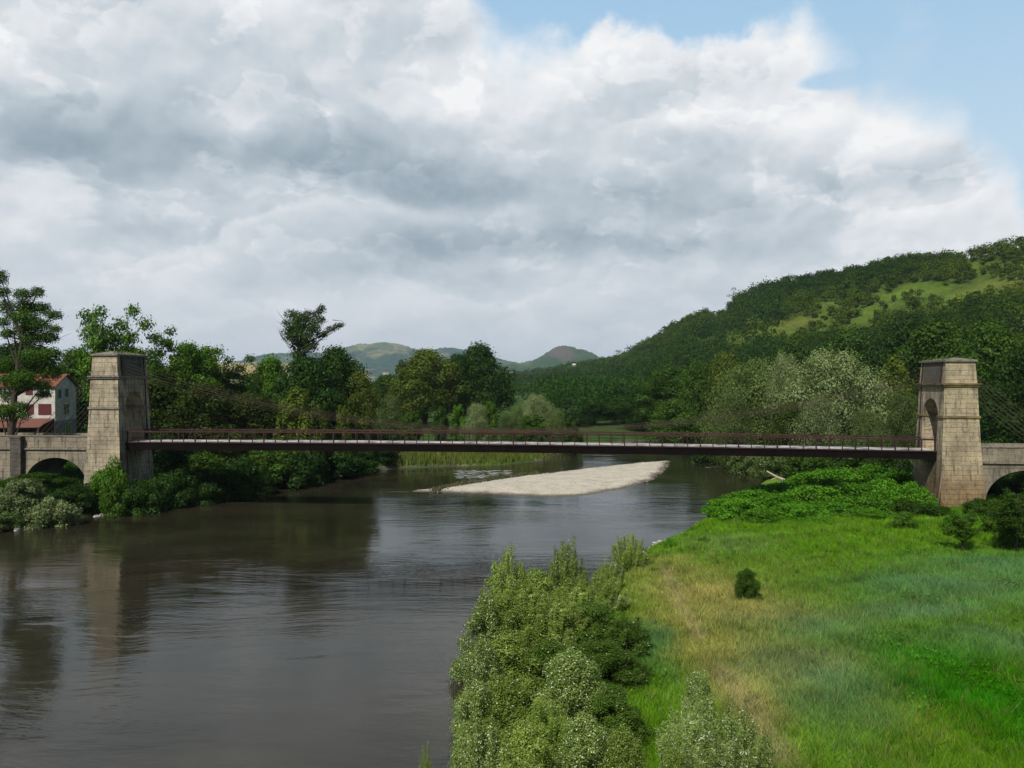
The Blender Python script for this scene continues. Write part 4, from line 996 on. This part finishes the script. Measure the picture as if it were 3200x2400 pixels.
    for yk in (.85,4.85):
        p=MB(); zz_=[zs+.1,zc_-.05] if False else [zc_+.25,ze]
        p.tube([(sx*(W(zz_[0])+.05),yk,zz_[0]),(sx*(W(zz_[1])+.05),yk,zz_[1])],.07,6); p.build('guide_iron',M['rust'],e)
    p=MB(); p.tube([(sx*(W(zd)+.05),4.9,zd+.4),(sx*(W(zs)+.05),4.9,zs-.12)],.05,6); p.tube([(sx*(W(zs)+.05),4.9,zs+.1),(sx*(W(zc_)+.05),4.9,zc_-.06)],.05,6); p.build('guide_iron',M['rust'],e)
    return e,W
LT=A-ax*1.66; RT=Bp+ax*1.66
tower(320,LT,'weathered stone suspension bridge tower on the left bank, its river side in shade',(2.6,6.30,9.85,12.75,14.95,15.42),-1)
tower(3020,RT,'sunlit stone suspension bridge tower on the right bank with orange lichen ledges',(1.0,6.10,9.30,12.05,14.2,14.6),1)

e=empty('suspension_bridge',(A[0],A[1],0),ANG,label='rusty brown suspended footbridge deck with railings spanning the river between the stone towers',cat='bridge')
def zdeck(s):  # deck surface height along the span
    u=s/SPAN; return 6.42+(6.12-6.42)*u**2*1.0+.16*math.sin(math.pi*u)*.6
K=68
def strip(name,y0,y1,dz0,dz1,mat,s0=0,s1=SPAN,parent=e,wav=0.0):
    mb=MB(); ks=[s0+(s1-s0)*i/K for i in range(K+1)]; rr=random.Random(hash(name)%97)
    vs=[]
    for s in ks:
        j=wav*rr.uniform(-1,1); zb=zdeck(min(max(s,0),SPAN)); vs+= [(s,y0,zb+dz0+j),(s,y1,zb+dz0+j),(s,y1,zb+dz1+j),(s,y0,zb+dz1+j)]
    fs=[(0,1,2,3),(4*K+3,4*K+2,4*K+1,4*K)]
    for i in range(K):
        a=4*i;b=a+4
        for q_ in range(4): fs.append((a+q_,b+q_,b+(q_+1)%4,a+(q_+1)%4)[::-1])
    mb.add(vs,fs); return mb.build(name,mat,parent)
y0b,y1b=1.15,4.55     # near and far edge of the deck, measured from the tower face
strip('deck',y0b+.12,y1b-.12,-.12,.075,M['deckstone'],-.2,SPAN+.2,wav=.014)
for yg in (y0b,y1b):
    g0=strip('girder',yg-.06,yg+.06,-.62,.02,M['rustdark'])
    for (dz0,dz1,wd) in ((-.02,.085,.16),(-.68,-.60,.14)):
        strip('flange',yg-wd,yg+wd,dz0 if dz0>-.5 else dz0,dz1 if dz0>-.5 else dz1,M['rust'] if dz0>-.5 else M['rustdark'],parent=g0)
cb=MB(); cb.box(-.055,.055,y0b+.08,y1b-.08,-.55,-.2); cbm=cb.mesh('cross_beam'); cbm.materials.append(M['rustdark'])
for i in range(34):
    s=SPAN*(i+.5)/34; o=bpy.data.objects.new('cross_beam',cbm); o.parent=e; o.location=(s,0,zdeck(s)); link(o)
pm=MB(); pm.box(-.035,.035,-.035,.035,0,1.06); pme=pm.mesh('post'); pme.materials.append(M['rust'])
for yg,nm in ((y0b,'near'),(y1b,'far')):
    rl=strip('railing',yg-.07,yg+.07,1.02,1.16,M['rustred'],wav=.008); rl['label']='rusty red hand rail with thin posts'
    m1=strip('mid_rail',yg-.012,yg+.012,.5,.53,M['rustdark'],parent=rl); 
    for i in range(67):
        s=.12+(SPAN-.24)*i/66; o=bpy.data.objects.new('post',pme); o.parent=rl; o.location=(s,yg,zdeck(s)-.0); o.rotation_euler=(random.uniform(-.02,.02),random.uniform(-.03,.03),0); link(o)
        if i%3==0: o.scale=(1.5,1.5,1)
# a few tufts and bits of litter on the deck
# main cables: five a side, fanned at the towers and gathered low at mid span
for yg in (y0b-.15,y1b+.15):
    for j in range(5):
        ztL=12.95+.32*j; ztR=12.35+.30*j; zm=7.62+.05*j; pts=[]
        for i in range(41):
            u=i/40; s=SPAN*u; zt=ztL if u<.5 else ztR; z=zm+(zt-zm)*abs(2*u-1)**2; pts.append((s,yg+.05*(j-2),z))
        b=MB(); b.tube(pts,.011,5); b.build('cable',M['cable'],e,True)
def stays(loc2,sgn,ztop,zend,run,label):
    s_e=empty('cable_stays',(loc2[0],loc2[1],0),ANG,label=label,cat='cables')
    for yg in (y0b-.1,y1b+.1):
        for j in range(4):
            b=MB(); x0=sgn*1.38; z0=ztop-.33*j; pts=[(x0+sgn*run*t,yg+.06*j,z0+(zend-.0-z0)*t-.5*t*(1-t)-.0+.0) for t in np.linspace(0,1,9)]
            pts=[(p[0]+sgn*(3-j)*.55*t,p[1],p[2]) for p,t in zip(pts,np.linspace(0,1,9))]
            b.tube(pts,.026,5); b.build('cable',M['cable'],s_e,True)
stays(LT,-1,13.9,6.9,5.2,'rusty back stays slanting down from the left tower past the white house')
stays(RT,1,13.3,6.9,6.4,'dark back stays slanting down to the right edge from the right tower')

# ---- masonry approaches
def approach(loc2,sgn,name,label,ztop,zl,zsp,zcr,archc,archw,length,pil=None):
    v=empty(name,(loc2[0],loc2[1],0),ANG,label=label,cat='viaduct')
    x_in=1.60; y0=.12; y1=5.5
    mb=MB(); a0=archc-archw/2; a1=archc+archw/2; K=24
    X=lambda s: sgn*s
    def cell(sa,sb,za,zb,zt):
        p=[(X(sa),y0,za),(X(sb),y0,zb),(X(sb),y1,zb),(X(sa),y1,za),(X(sa),y0,zt),(X(sb),y0,zt),(X(sb),y1,zt),(X(sa),y1,zt)]
        if sgn<0: p=[p[1],p[0],p[3],p[2],p[5],p[4],p[7],p[6]]
        mb.hexa(p)
    cell(x_in,a0,-1,-1,zl)
    for k in range(K):
        t0=math.pi*(1-k/K); t1=math.pi*(1-(k+1)/K)
        cell(archc+archw/2*math.cos(t0),archc+archw/2*math.cos(t1),zsp+(zcr-zsp)*math.sin(t0),zsp+(zcr-zsp)*math.sin(t1),zl)
    cell(a1,length,-1,-1,zl)
    mb.build('arch_wall',M['stonegrey'],v)
    def bx(nm,sa,sb,ya,yb,za,zb,mat):
        q_=MB(); q_.box(min(X(sa),X(sb)),max(X(sa),X(sb)),ya,yb,za,zb); return q_.build(nm,mat,v)
    bx('ledge',x_in+.05,length,y0-.16,y1+.16,zl,zl+.14,M['ledge'])
    bx('parapet',x_in,length,y0+.03,y0+.45,zl+.14,ztop,M['stonegrey']); bx('parapet',x_in,length,y1-.45,y1-.03,zl+.14,ztop,M['stonegrey'])
    bx('coping',x_in,length,y0-.03,y0+.5,ztop,ztop+.09,M['ledge'])
    bx('roadway',x_in,length,y0+.5,y1-.5,zl+.14,zl+.3,M['deckstone'])
    # voussoir band proud of the wall
    vb=MB()
    for k in range(K):
        t0=math.pi*(1-k/K); t1=math.pi*(1-(k+1)/K-.0); pp=[]
        for t,r in ((t0,0),(t1,0),(t1,.3),(t0,.3)):
            pp.append((X(archc+(archw/2+r)*math.cos(t)),zsp+(zcr-zsp+r)*math.sin(t)))
        p=[(a,y0-.03,b) for a,b in pp]+[(a,y0+.02,b) for a,b in pp]
        vb.hexa(p)
    vb.build('arch_ring',M['stonegrey'],v)
    if pil:
        bx('pilaster',pil[0],pil[1],y0-.55,y0-.002,-1,ztop-.15,M['stonedark'])
        bx('pilaster_cap',pil[0]-.04,pil[1]+.04,y0-.6,y0-.034,ztop-.15,ztop+.05,M['stonedark'])
    return v
approach(LT,-1,'left_approach'[5:]+'_viaduct','grey masonry approach with one low arch at the left end of the bridge',7.05,5.78,2.3,5.0,1.60+.18+3.2,6.4,30,pil=(8.2,9.3))
approach(RT,1,'approach_viaduct','brown masonry approach with an arch cut off by the right edge of the picture',6.62,5.22,1.9,4.62,1.60+.45+3.4,6.8,26)
# leaning pale pole at the right tower foot
e2=empty('leaning_pole',(0,0,0),0,label='pale pole leaning against the foot of the right stone tower',cat='pole')
p0=at(2929,1602,69.6); p1=at(2946,1472,69.95)
e2.location=p0; b=MB(); b.tube([(0,0,0),(p1[0]-p0[0],p1[1]-p0[1],p1[2]-p0[2])],.06,8); b.build('shaft',M['deadbark'],e2,True)

# ------------------------------------------------------------------ white house
hx,hy,_=at(172,1300,110); th=math.radians(10)
h=empty('white_house',(hx,hy,0),th,label='white rendered house with an orange tiled roof and dark red shutters behind the left viaduct',cat='house')
ZG,ZE,ZR=4.6,11.75,13.3; Wd=8.0; Ln=17.0
b=MB(); b.box(-Ln,0,0,Wd,ZG-.5,ZE)
b.add([(0,0,ZE),(0,Wd,ZE),(0,Wd/2,ZR)],[(0,1,2)]); b.add([(-Ln,0,ZE),(-Ln,Wd,ZE),(-Ln,Wd/2,ZR)],[(0,2,1)]); b.build('wall',M['render'],h)
b=MB(); o_=.35; sl=(ZR-ZE)/(Wd/2)
for s_ in (0,1):
    ya,yb=(-o_,Wd/2) if s_==0 else (Wd+o_,Wd/2); z_=ZE-sl*o_
    pts=[(-Ln-.3,ya,z_+.03),(.25,ya,z_+.03),(.25,yb,ZR+.03),(-Ln-.3,yb,ZR+.03)]
    b.hexa(pts+[(x,y,z+.16) for x,y,z in pts])
b.build('roof',M['tile'],h)
b=MB(); b.box(.004,.03,.0,Wd,ZG,6.9); b.build('plinth',M['rendergrey'],h)
def win(nm,side,u0,u1,z0,z1,mat,frame=True):
    """side 0: front (y=0), side 1: gable (x=0)"""
    def bb(mb,a0,a1,c0,c1,d0,d1):
        if side==0: mb.box(a0,a1,-d1,-d0,c0,c1)
        else: mb.box(d0,d1,a0,a1,c0,c1)
    b=MB(); bb(b,u0,u1,z0,z1,.004,.05); w=b.build(nm,mat,h)
    if frame:
        b=MB(); t=.09
        for q_ in ((u0-t,u1+t,z0-t,z0),(u0-t,u1+t,z1,z1+t),(u0-t,u0,z0,z1),(u1,u1+t,z0,z1)): bb(b,*q_,.004,.08)
        bb(b,(u0+u1)/2-.03,(u0+u1)/2+.03,z0,z1,.052,.075)
        b.build('frame',M['whitepaint'] if mat is M['glass'] else M['shutter'],w)
s=110/F
for px0,px1,y0_,y1_,mt in ((128,158,1213,1234,'glass'),(88,108,1213,1234,'shutter'),(14,34,1213,1234,'glass'),(91,111,1263,1294,'shutter'),(124,161,1262,1296,'shutter'),(20,42,1263,1294,'shutter')):
    win('shutter' if mt=='shutter' else 'window',0,(px0-172)*s,(px1-172)*s,CZ-(y1_-HY)*s,CZ-(y0_-HY)*s,M[mt],frame=mt!='shutter')
for u0,u1,z0,z1 in ((1.0,2.1,10.1,11.3),(3.6,4.8,10.2,11.4),(3.0,4.9,7.7,9.2),(3.6,5.6,4.9,6.5)): win('window',1,u0,u1,z0,z1,M['glass'])
b=MB(); zt=CZ-(1307-HY)*s; zb_=CZ-(1330-HY)*s
b.hexa([(-Ln,-.004,zt-.12),(-.1,-.004,zt-.12),(-.9,-3.0,zb_-.12),(-Ln,-3.0,zb_-.12),(-Ln,-.004,zt),(-.1,-.004,zt),(-.9,-3.0,zb_),(-Ln,-3.0,zb_)][::1]); pr=b.build('porch_roof',M['awning'],h)
b=MB(); b.box(-Ln,-.1,-.06,-.004,ZG,zt-.2); b.build('porch_shade_sheet',M['porchdark'],h)  # dark sheet over the white wall, painting the shade below the porch roof
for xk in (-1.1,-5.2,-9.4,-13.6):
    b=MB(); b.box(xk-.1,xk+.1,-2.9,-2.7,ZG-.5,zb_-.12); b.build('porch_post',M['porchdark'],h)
b=MB(); b.box(-9.9,-9.2,3.0,3.7,13.0,13.9); b.build('chimney',M['render'],h)

# ------------------------------------------------------------------ far hills
def hillgrid(name,prof,foot,D,mat,nx=520,ny=60,depth=900,rough=1.0,colf=None):
    pxs=np.linspace(prof[0][0],prof[-1][0],nx); pys=np.interp(pxs,[p[0] for p in prof],[p[1] for p in prof])
    T=np.linspace(0,1.6,ny); PX,TT=np.meshgrid(pxs,T); PY=np.meshgrid(pys,T)[0]
    YY=foot+(D-foot)*TT; XX=(PX-1600)/F*D*(.75+.25*YY/D); zr=CZ+(HY-PY)/F*D
    s=np.where(TT<1,np.sin(np.clip(TT,0,1)*math.pi/2)**1.15,1-(TT-1)*.9)
    ZZ=(zr-1)*s+1; XX=(PX-1600)/F*YY*1.0
    ZZ=ZZ+fbm(XX,YY,D*.05,4)*D*.0035*rough*np.sin(np.clip(TT,0,1)*math.pi)+fbm(XX,YY,D*.012,2)*D*.0008+np.maximum(fbm(XX,YY,D*.0035,3),0)*D*.0013
    me=bpy.data.meshes.new(name); idx=np.arange(nx*ny).reshape(ny,nx); q=np.stack([idx[:-1,:-1],idx[:-1,1:],idx[1:,1:],idx[1:,:-1]],-1).reshape(-1,4)
    me.from_pydata(np.stack([XX,YY,ZZ],-1).reshape(-1,3).tolist(),[],q.tolist()); me.polygons.foreach_set('use_smooth',[True]*len(me.polygons))
    return tag(meshobj(name,me,mat),kind='structure')
def hillmat(name,wood,field,dry,sx,rock=None,fieldamt=.5):
    m,N,out=newmat(name); g=N.node('ShaderNodeNewGeometry'); P=g.outputs['Position']
    wv=N.vm('MULTIPLY',P,(1,.5,3)); n=N.noise(wv,sx,5,.6); n2=N.noise(P,sx*6,4,.7)
    v=N.node('ShaderNodeTexVoronoi'); N.put(v.inputs['Vector'],N.vm('ADD',wv,N.vm('SCALE',N.noise(P,sx*2,2,.5,out=1),scale=60))); v.inputs['Scale'].default_value=sx*1.7
    fc=N.mix(N.m('GREATER_THAN',N.sep(v.outputs['Color'])[0],.6),field,dry)
    c=N.mix(N.smooth(n,.5-.04+(.5-fieldamt)*.3,.56+(.5-fieldamt)*.3),wood,fc)
    c=N.mix(1.0,c,N.ramp(N.noise(P,sx*14,5,.75),[(.3,.35),(.52,1.0),(.75,1.6)]),'MULTIPLY')
    if rock:
        (cx,cy,cz,rx,rz),rc=rock
        d=N.vm('MULTIPLY',N.vm('SUBTRACT',P,(cx,0,cz)),(1/rx,0,1/rz)); ln=N.vm('LENGTH',d,out=1)
        c=N.mix(N.smooth(N.m('ADD',ln,N.m('MULTIPLY',n2,.9)),1.6,1.1),c,N.mix(n2,tuple(x*.55 for x in rc),tuple(x*1.35 for x in rc)))
    principled(N,out,c,.95,.05,N.bump(n2,6)); return m
hillgrid('far_mountain',[(500,1160),(650,1142),(740,1132),(775,1124),(800,1117),(850,1110),(920,1108),(1000,1106),(1050,1096),(1100,1086),(1150,1082),(1175,1079),(1200,1078),(1240,1081),(1270,1090),(1300,1098),(1350,1096),(1400,1093),(1440,1097),(1500,1112),(1600,1135),(1700,1160)],3300,5500,
 hillmat('far_mountain_cover',(.020,.055,.035),(.07,.11,.045),(.15,.15,.07),.0022,fieldamt=.46))
hillgrid('field_slope',[(440,1165),(560,1146),(650,1139),(720,1137),(830,1137),(900,1142),(1000,1150),(1150,1172)],1500,3000,
 hillmat('field_slope_cover',(.05,.09,.03),(.15,.17,.06),(.33,.26,.10),.003,fieldamt=.8),rough=.3)
vx,vy,vz=at(1738,1112,3400)
hillgrid('volcanic_hill',[(1480,1175),(1540,1155),(1600,1134),(1622,1139),(1660,1131),(1690,1118),(1712,1104),(1730,1093),(1748,1087),(1765,1085),(1790,1089),(1805,1096),(1830,1098),(1850,1106),(1870,1118),(1900,1128),(1960,1146),(2050,1175)],2400,3400,
 hillmat('volcanic_hill_cover',(.022,.06,.022),(.07,.11,.03),(.12,.14,.05),.004,rock=((vx,vy,vz,50,40),(.085,.075,.06)),fieldamt=.25))
# houses far off below the volcanic hill and the ridge
for i,(px,py,w,Yd,hh,rc,lb) in enumerate([(1794,1143,8,880,1.6,'whitepaint','long white farm building in a clearing at the left foot of the wooded hill'),(1660,1164,10,1200,4.5,'tile','small pale house below the pink volcanic hill, left of the farm building'),(1597,1166,8,1230,4.5,'tile','tiny pale house just right of the large dark rounded tree'),(1205,1168,16,1400,5.0,'tile','small pale house far off left of the olive poplar'),(1985,1118,8,700,4,'whitepaint','tiny white building among the trees on the lower ridge')]):
    x,y,z=at(px,py,Yd); g0=gz(x,y); zt=z+hh*.5; wd=w/F*Yd
    eh=empty('far_house',(x,y,0),.3,label=lb,cat='house')
    b=MB(); b.box(-wd/2,wd/2,-3,3,g0-1,zt); b.build('wall',M['render'],eh)
    b=MB(); b.hexa([(-wd/2-.3,-3.4,zt),(wd/2+.3,-3.4,zt),(wd/2+.3,3.4,zt),(-wd/2-.3,3.4,zt),(-wd/2-.3,-.1,zt+1.6),(wd/2+.3,-.1,zt+1.6),(wd/2+.3,.1,zt+1.6),(-wd/2-.3,.1,zt+1.6)]); b.build('roof',M[rc],eh)
# pale rock outcrop on the slope
x,y=(2350-1600)/F*500,500
rngk=np.random.default_rng(8)
for i in range(7):
    px=2315+i*9+rngk.uniform(-3,3); Yd=500+rngk.uniform(-4,4); x=(px-1600)/F*Yd; o=bpy.data.objects.new('rock_outcrop',RM[i%4]); s_=rngk.uniform(1.2,2.6); o.scale=(s_*1.4,s_,s_); o.location=(x,Yd,gz(x,Yd)+2.2); link(o)
    tag(o,'pale rock outcrop showing through the scrub near the top of the hill','rock','pale outcrop near the ridge')

# ------------------------------------------------------------------ world, sun
SUN=Vector((-.27,-.60,.75)).normalized()
w=bpy.data.worlds.new('World'); scene.world=w; w.use_nodes=True; w.node_tree.nodes.clear(); N=NT(w.node_tree)
out=N.node('ShaderNodeOutputWorld'); bg=N.node('ShaderNodeBackground'); N.l.new(bg.outputs[0],out.inputs[0])
sky=N.node('ShaderNodeTexSky'); sky.sky_type='NISHITA'; sky.sun_disc=False; sky.sun_elevation=math.asin(SUN.z); sky.sun_rotation=math.atan2(SUN.x,SUN.y); sky.altitude=300; sky.air_density=1.0; sky.dust_density=1.2
tc=N.node('ShaderNodeTexCoord'); D=tc.outputs['Generated']; d=N.sep(D)
azi=N.m('ARCTAN2',d[0],d[1]); ele=N.m('ARCSINE',d[2])
def azel(px,py):
    a=math.atan((px-1600)/F); return a, math.atan((HY-py)/F*math.cos(a))
# cloud plane coordinates for the texture of the clouds
inv=N.m('DIVIDE',1.0,N.m('ADD',N.m('MAXIMUM',d[2],0.0),.22))
pl=N.comb(N.m('MULTIPLY',d[0],inv),N.m('MULTIPLY',d[1],inv),0)
ae=N.comb(azi,ele,0)
wn=N.noise(ae,2.6,5,.55,out=1); wsh=N.vm('SCALE',N.vm('SUBTRACT',wn,(.5,.5,.5)),scale=.12)
aew=N.vm('ADD',ae,wsh)
f1=N.noise(pl,1.25,7,.56,dist=.25); f2=N.noise(aew,7.5,8,.58); f3=N.noise(N.vm('MULTIPLY',ae,(1,2.6,1)),4.0,5,.5)
def blob(v,px,py,rx,ry,wt):
    a,el=azel(px,py); q_=N.vm('MULTIPLY',N.vm('SUBTRACT',v,(a,el,0)),(F/rx,F/ry,0)); r2=N.vm('DOT_PRODUCT',q_,q_,out=1)
    return N.m('MULTIPLY',N.m('EXPONENT',N.m('MULTIPLY',r2,-1.0)),wt)
BL=[(330,330,330,120,-.13),(450,450,420,80,-.25),(120,420,220,120,-.08),(1150,560,330,100,-.36),(1520,600,280,60,-.18),(1750,740,380,55,-.20),(2050,580,350,80,-.16),(2400,600,330,55,-.16),(1380,765,380,50,-.20),(1260,850,260,35,-.12),(650,690,320,40,-.10),(2250,740,300,50,-.14),
    (2000,430,200,45,-.08),(2150,300,180,40,-.08),(1200,170,160,60,-.06),(560,190,160,90,-.05),(300,850,500,35,-.06),(2800,560,200,35,-.10),
    (120,110,260,120,.14),(900,60,240,90,.14),(800,410,110,45,.22),(1260,655,170,26,.22),(1560,640,160,24,.10),(1700,230,240,80,.16),(1930,150,220,60,.16),(1330,270,150,80,.10),(2450,150,180,80,.16),(2560,370,200,50,.22),(2130,370,220,40,.14),(2900,370,150,60,.16),(2960,640,260,50,.12),(300,600,340,50,.08),(1000,930,900,60,.04),(2700,470,150,40,.08)]
B_=None
for b_ in BL:
    s_=blob(aew,*b_); B_=s_ if B_ is None else N.m('ADD',B_,s_)
def relief(v,sc,det,off,amp,rough=.55):
    a=N.noise(v,sc,det,rough); b=N.noise(N.vm('ADD',v,off),sc,det,rough); return N.m('MULTIPLY',N.m('SUBTRACT',a,b),amp)
wn2=N.noise(ae,9,4,.55,out=1); aeb=N.vm('ADD',aew,N.vm('SCALE',N.vm('SUBTRACT',wn2,(.5,.5,.5)),scale=.045))
aec=N.vm('ADD',ae,N.vm('SCALE',N.vm('SUBTRACT',wn2,(.5,.5,.5)),scale=.02))
low=N.smooth(ele,.05,.22,.35,1.0)      # the cloud detail flattens out towards the horizon
rl=N.m('ADD',relief(N.vm('MULTIPLY',aew,(1,1.5,1)),4.0,3,(-.012,.035,0),1.0),N.m('ADD',relief(aec,9.0,3,(-.006,.018,0),.62),relief(aec,20.0,4,(-.003,.008,0),.32)))
soft=N.m('ADD',N.m('MULTIPLY',N.m('SUBTRACT',f1,.5),.34),N.m('MULTIPLY',N.m('SUBTRACT',f3,.5),.50))
def puff(v,sc,thr,wt,fall,seed):
    # a lit cloud edge: bright just inside the border, fading to the shaded base
    vv=N.vm('ADD',N.vm('MULTIPLY',v,(1,1.7,1)),(seed,seed*.7,seed*.3))
    a=N.noise(vv,sc,7,.56); b=N.noise(N.vm('ADD',vv,(-.02,.05,0)),sc,2,.5); x=N.m('SUBTRACT',a,thr)
    up=N.smooth(N.m('SUBTRACT',a,b),-.02,.06)
    g_=N.m('MULTIPLY',N.smooth(x,0,.035),N.m('EXPONENT',N.m('MULTIPLY',N.m('MAXIMUM',x,0.0),-fall)))
    return N.m('MULTIPLY',N.m('MULTIPLY',g_,N.m('MULTIPLY_ADD',up,.7,.3)),wt)
pf=N.m('ADD',N.m('ADD',puff(aew,3.2,.47,.30,9,3.1),puff(aew,3.8,.52,.26,9,11.7)),puff(aec,7.5,.52,.20,10,5.3))
bri=N.m('ADD',N.m('ADD',N.m('MULTIPLY',B_,.88),.655),N.m('ADD',N.m('MULTIPLY',soft,.75),N.m('MULTIPLY',N.m('ADD',N.m('MULTIPLY',rl,.62),N.m('MULTIPLY',pf,.62)),low)))
# upper edge of the cloud bank as a function of azimuth
fc=N.node('ShaderNodeFloatCurve'); A0,A1=-1.2,1.2
edge=[(1300,-420),(1450,-80),(1500,10),(1540,60),(1640,88),(1700,70),(1800,92),(1900,62),(2000,85),(2085,90),(2120,165),(2200,125),(2300,95),(2400,70),(2500,42),(2580,80),(2680,135),(2720,250),(2820,268),(2900,290),(2985,310),(3010,400),(3100,478),(3150,495),(3200,590),(3600,700)]
cv=fc.mapping.curves[0]; pts=[]
for px,py in edge:
    a,el=azel(px,py); pts.append(((a-A0)/(A1-A0),max(0,min(1,(el+.1)/.9))))
pts=[(0,1.0)]+pts+[(1,.25)]
cv.points[0].location=pts[0]; cv.points[-1].location=pts[-1]
for p_ in pts[1:-1]: cv.points.new(*p_)
for p_ in cv.points: p_.handle_type='VECTOR'
fc.mapping.update()
an=N.m('DIVIDE',N.m('SUBTRACT',N.sep(aew)[0],A0),A1-A0,clamp=True); N.l.new(an,fc.inputs['Value'])
eb=N.m('SUBTRACT',N.m('MULTIPLY',fc.outputs[0],.9),.1)
fe=N.noise(ae,16,8,.6); fe2=N.noise(ae,5,3,.5)
dist=N.m('SUBTRACT',eb,ele)
notch=blob(ae,2560,262,110,26,-.09)
dist=N.m('ADD',N.m('ADD',dist,notch),N.m('ADD',N.m('MULTIPLY',N.m('SUBTRACT',fe,.5),.085),N.m('MULTIPLY',N.m('SUBTRACT',fe2,.5),.03)))
sw=N.smooth(N.noise(ae,4.5,3,.5),.40,.60,.014,.075)
mr=N.node('ShaderNodeMapRange',interpolation_type='SMOOTHSTEP'); N.put(mr.inputs[0],dist); mr.inputs[1].default_value=-.012; N.l.new(sw,mr.inputs[2]); cov=mr.outputs[0]
rim=N.m('MULTIPLY',N.m('EXPONENT',N.m('MULTIPLY',N.m('MAXIMUM',dist,0.0),-16.0)),.20)
bri=N.m('ADD',bri,rim)
hzn=N.smooth(ele,.17,.0); bri=N.m('ADD',bri,N.m('MULTIPLY',hzn,.02))
ccol=N.ramp(bri,[(0.0,(.17,.235,.29)),(.25,(.25,.33,.39)),(.45,(.38,.46,.525)),(.65,(.57,.635,.69)),(.82,(.77,.80,.835)),(1.0,(.93,.94,.95))])
# thin wisps over the clear part, and broken cloud elsewhere in the sky
wisp=N.m('MULTIPLY',N.smooth(N.noise(aeb,5,6,.6),.52,.78),.45)
front=N.smooth(d[1],.30,.62)  # unseen sky beside and behind the view kept dimmer to cut the fill
high=N.smooth(ele,.80,.52)
covf=N.m('MULTIPLY',N.m('MULTIPLY',cov,front),high)
other=N.m('MULTIPLY',N.smooth(f1,.56,.7),.12)
covf=N.m('MAXIMUM',covf,N.m('MULTIPLY',other,N.m('SUBTRACT',1.0,front)))
skyc=N.vm('MULTIPLY',sky.outputs[0],(.055,.055,.055))
tint=N.mix(front,skyc,N.mix(.9,skyc,N.mix(N.smooth(ele,.15,.5),(.60,.78,.92),(.38,.62,.86))))
tint=N.mix(wisp,tint,(.70,.76,.82))
final=N.mix(covf,tint,ccol)
# the Nishita sky already sits at about 0.085 of its physical strength here
N.l.new(final,bg.inputs[0]); bg.inputs[1].default_value=1.0
w.cycles.sampling_method='MANUAL'; w.cycles.sample_map_resolution=512

L=bpy.data.lights.new('sun','SUN'); L.energy=5.0; L.angle=math.radians(.55); L.color=(1,.955,.88)
so=bpy.data.objects.new('sun',L); so.rotation_euler=SUN.to_track_quat('Z','Y').to_euler(); so.location=(0,0,60); link(so)

# haze
HAZE=True
if HAZE:
    b=MB(); b.box(-4700,4700,-760,8300,-4,340)
    me=b.mesh('haze'); m=bpy.data.materials.new('haze_air'); m.use_nodes=True; m.node_tree.nodes.clear(); NN=NT(m.node_tree); o_=NN.node('ShaderNodeOutputMaterial')
    v=NN.node('ShaderNodeVolumePrincipled'); v.inputs['Color'].default_value=(.72,.84,1,1); v.inputs['Density'].default_value=.00007; v.inputs['Anisotropy'].default_value=0.0
    NN.l.new(v.outputs[0],o_.inputs['Volume']); tag(meshobj('haze',me,m),kind='stuff',label='faint blue haze in the air over the valley',cat='haze')

# ------------------------------------------------------------------ camera and render settings
cd=bpy.data.cameras.new('camera'); cam=bpy.data.objects.new('camera',cd); link(cam); cam.location=(0,0,CZ)
cam.rotation_euler=(math.radians(90)-math.atan(10/F),0,0); cd.sensor_width=36; cd.lens=F/3200*36; cd.clip_end=20000; cd.clip_start=.1
scene.camera=cam
vs=scene.view_settings; vs.view_transform='Standard'; vs.look='None'; vs.gamma=1.0; vs.exposure=0.0
cy=scene.cycles; cy.max_bounces=6; cy.diffuse_bounces=3; cy.glossy_bounces=3; cy.transmission_bounces=3; cy.transparent_max_bounces=6; cy.volume_bounces=0
cy.sample_clamp_indirect=6.0; cy.caustics_reflective=False; cy.caustics_refractive=False
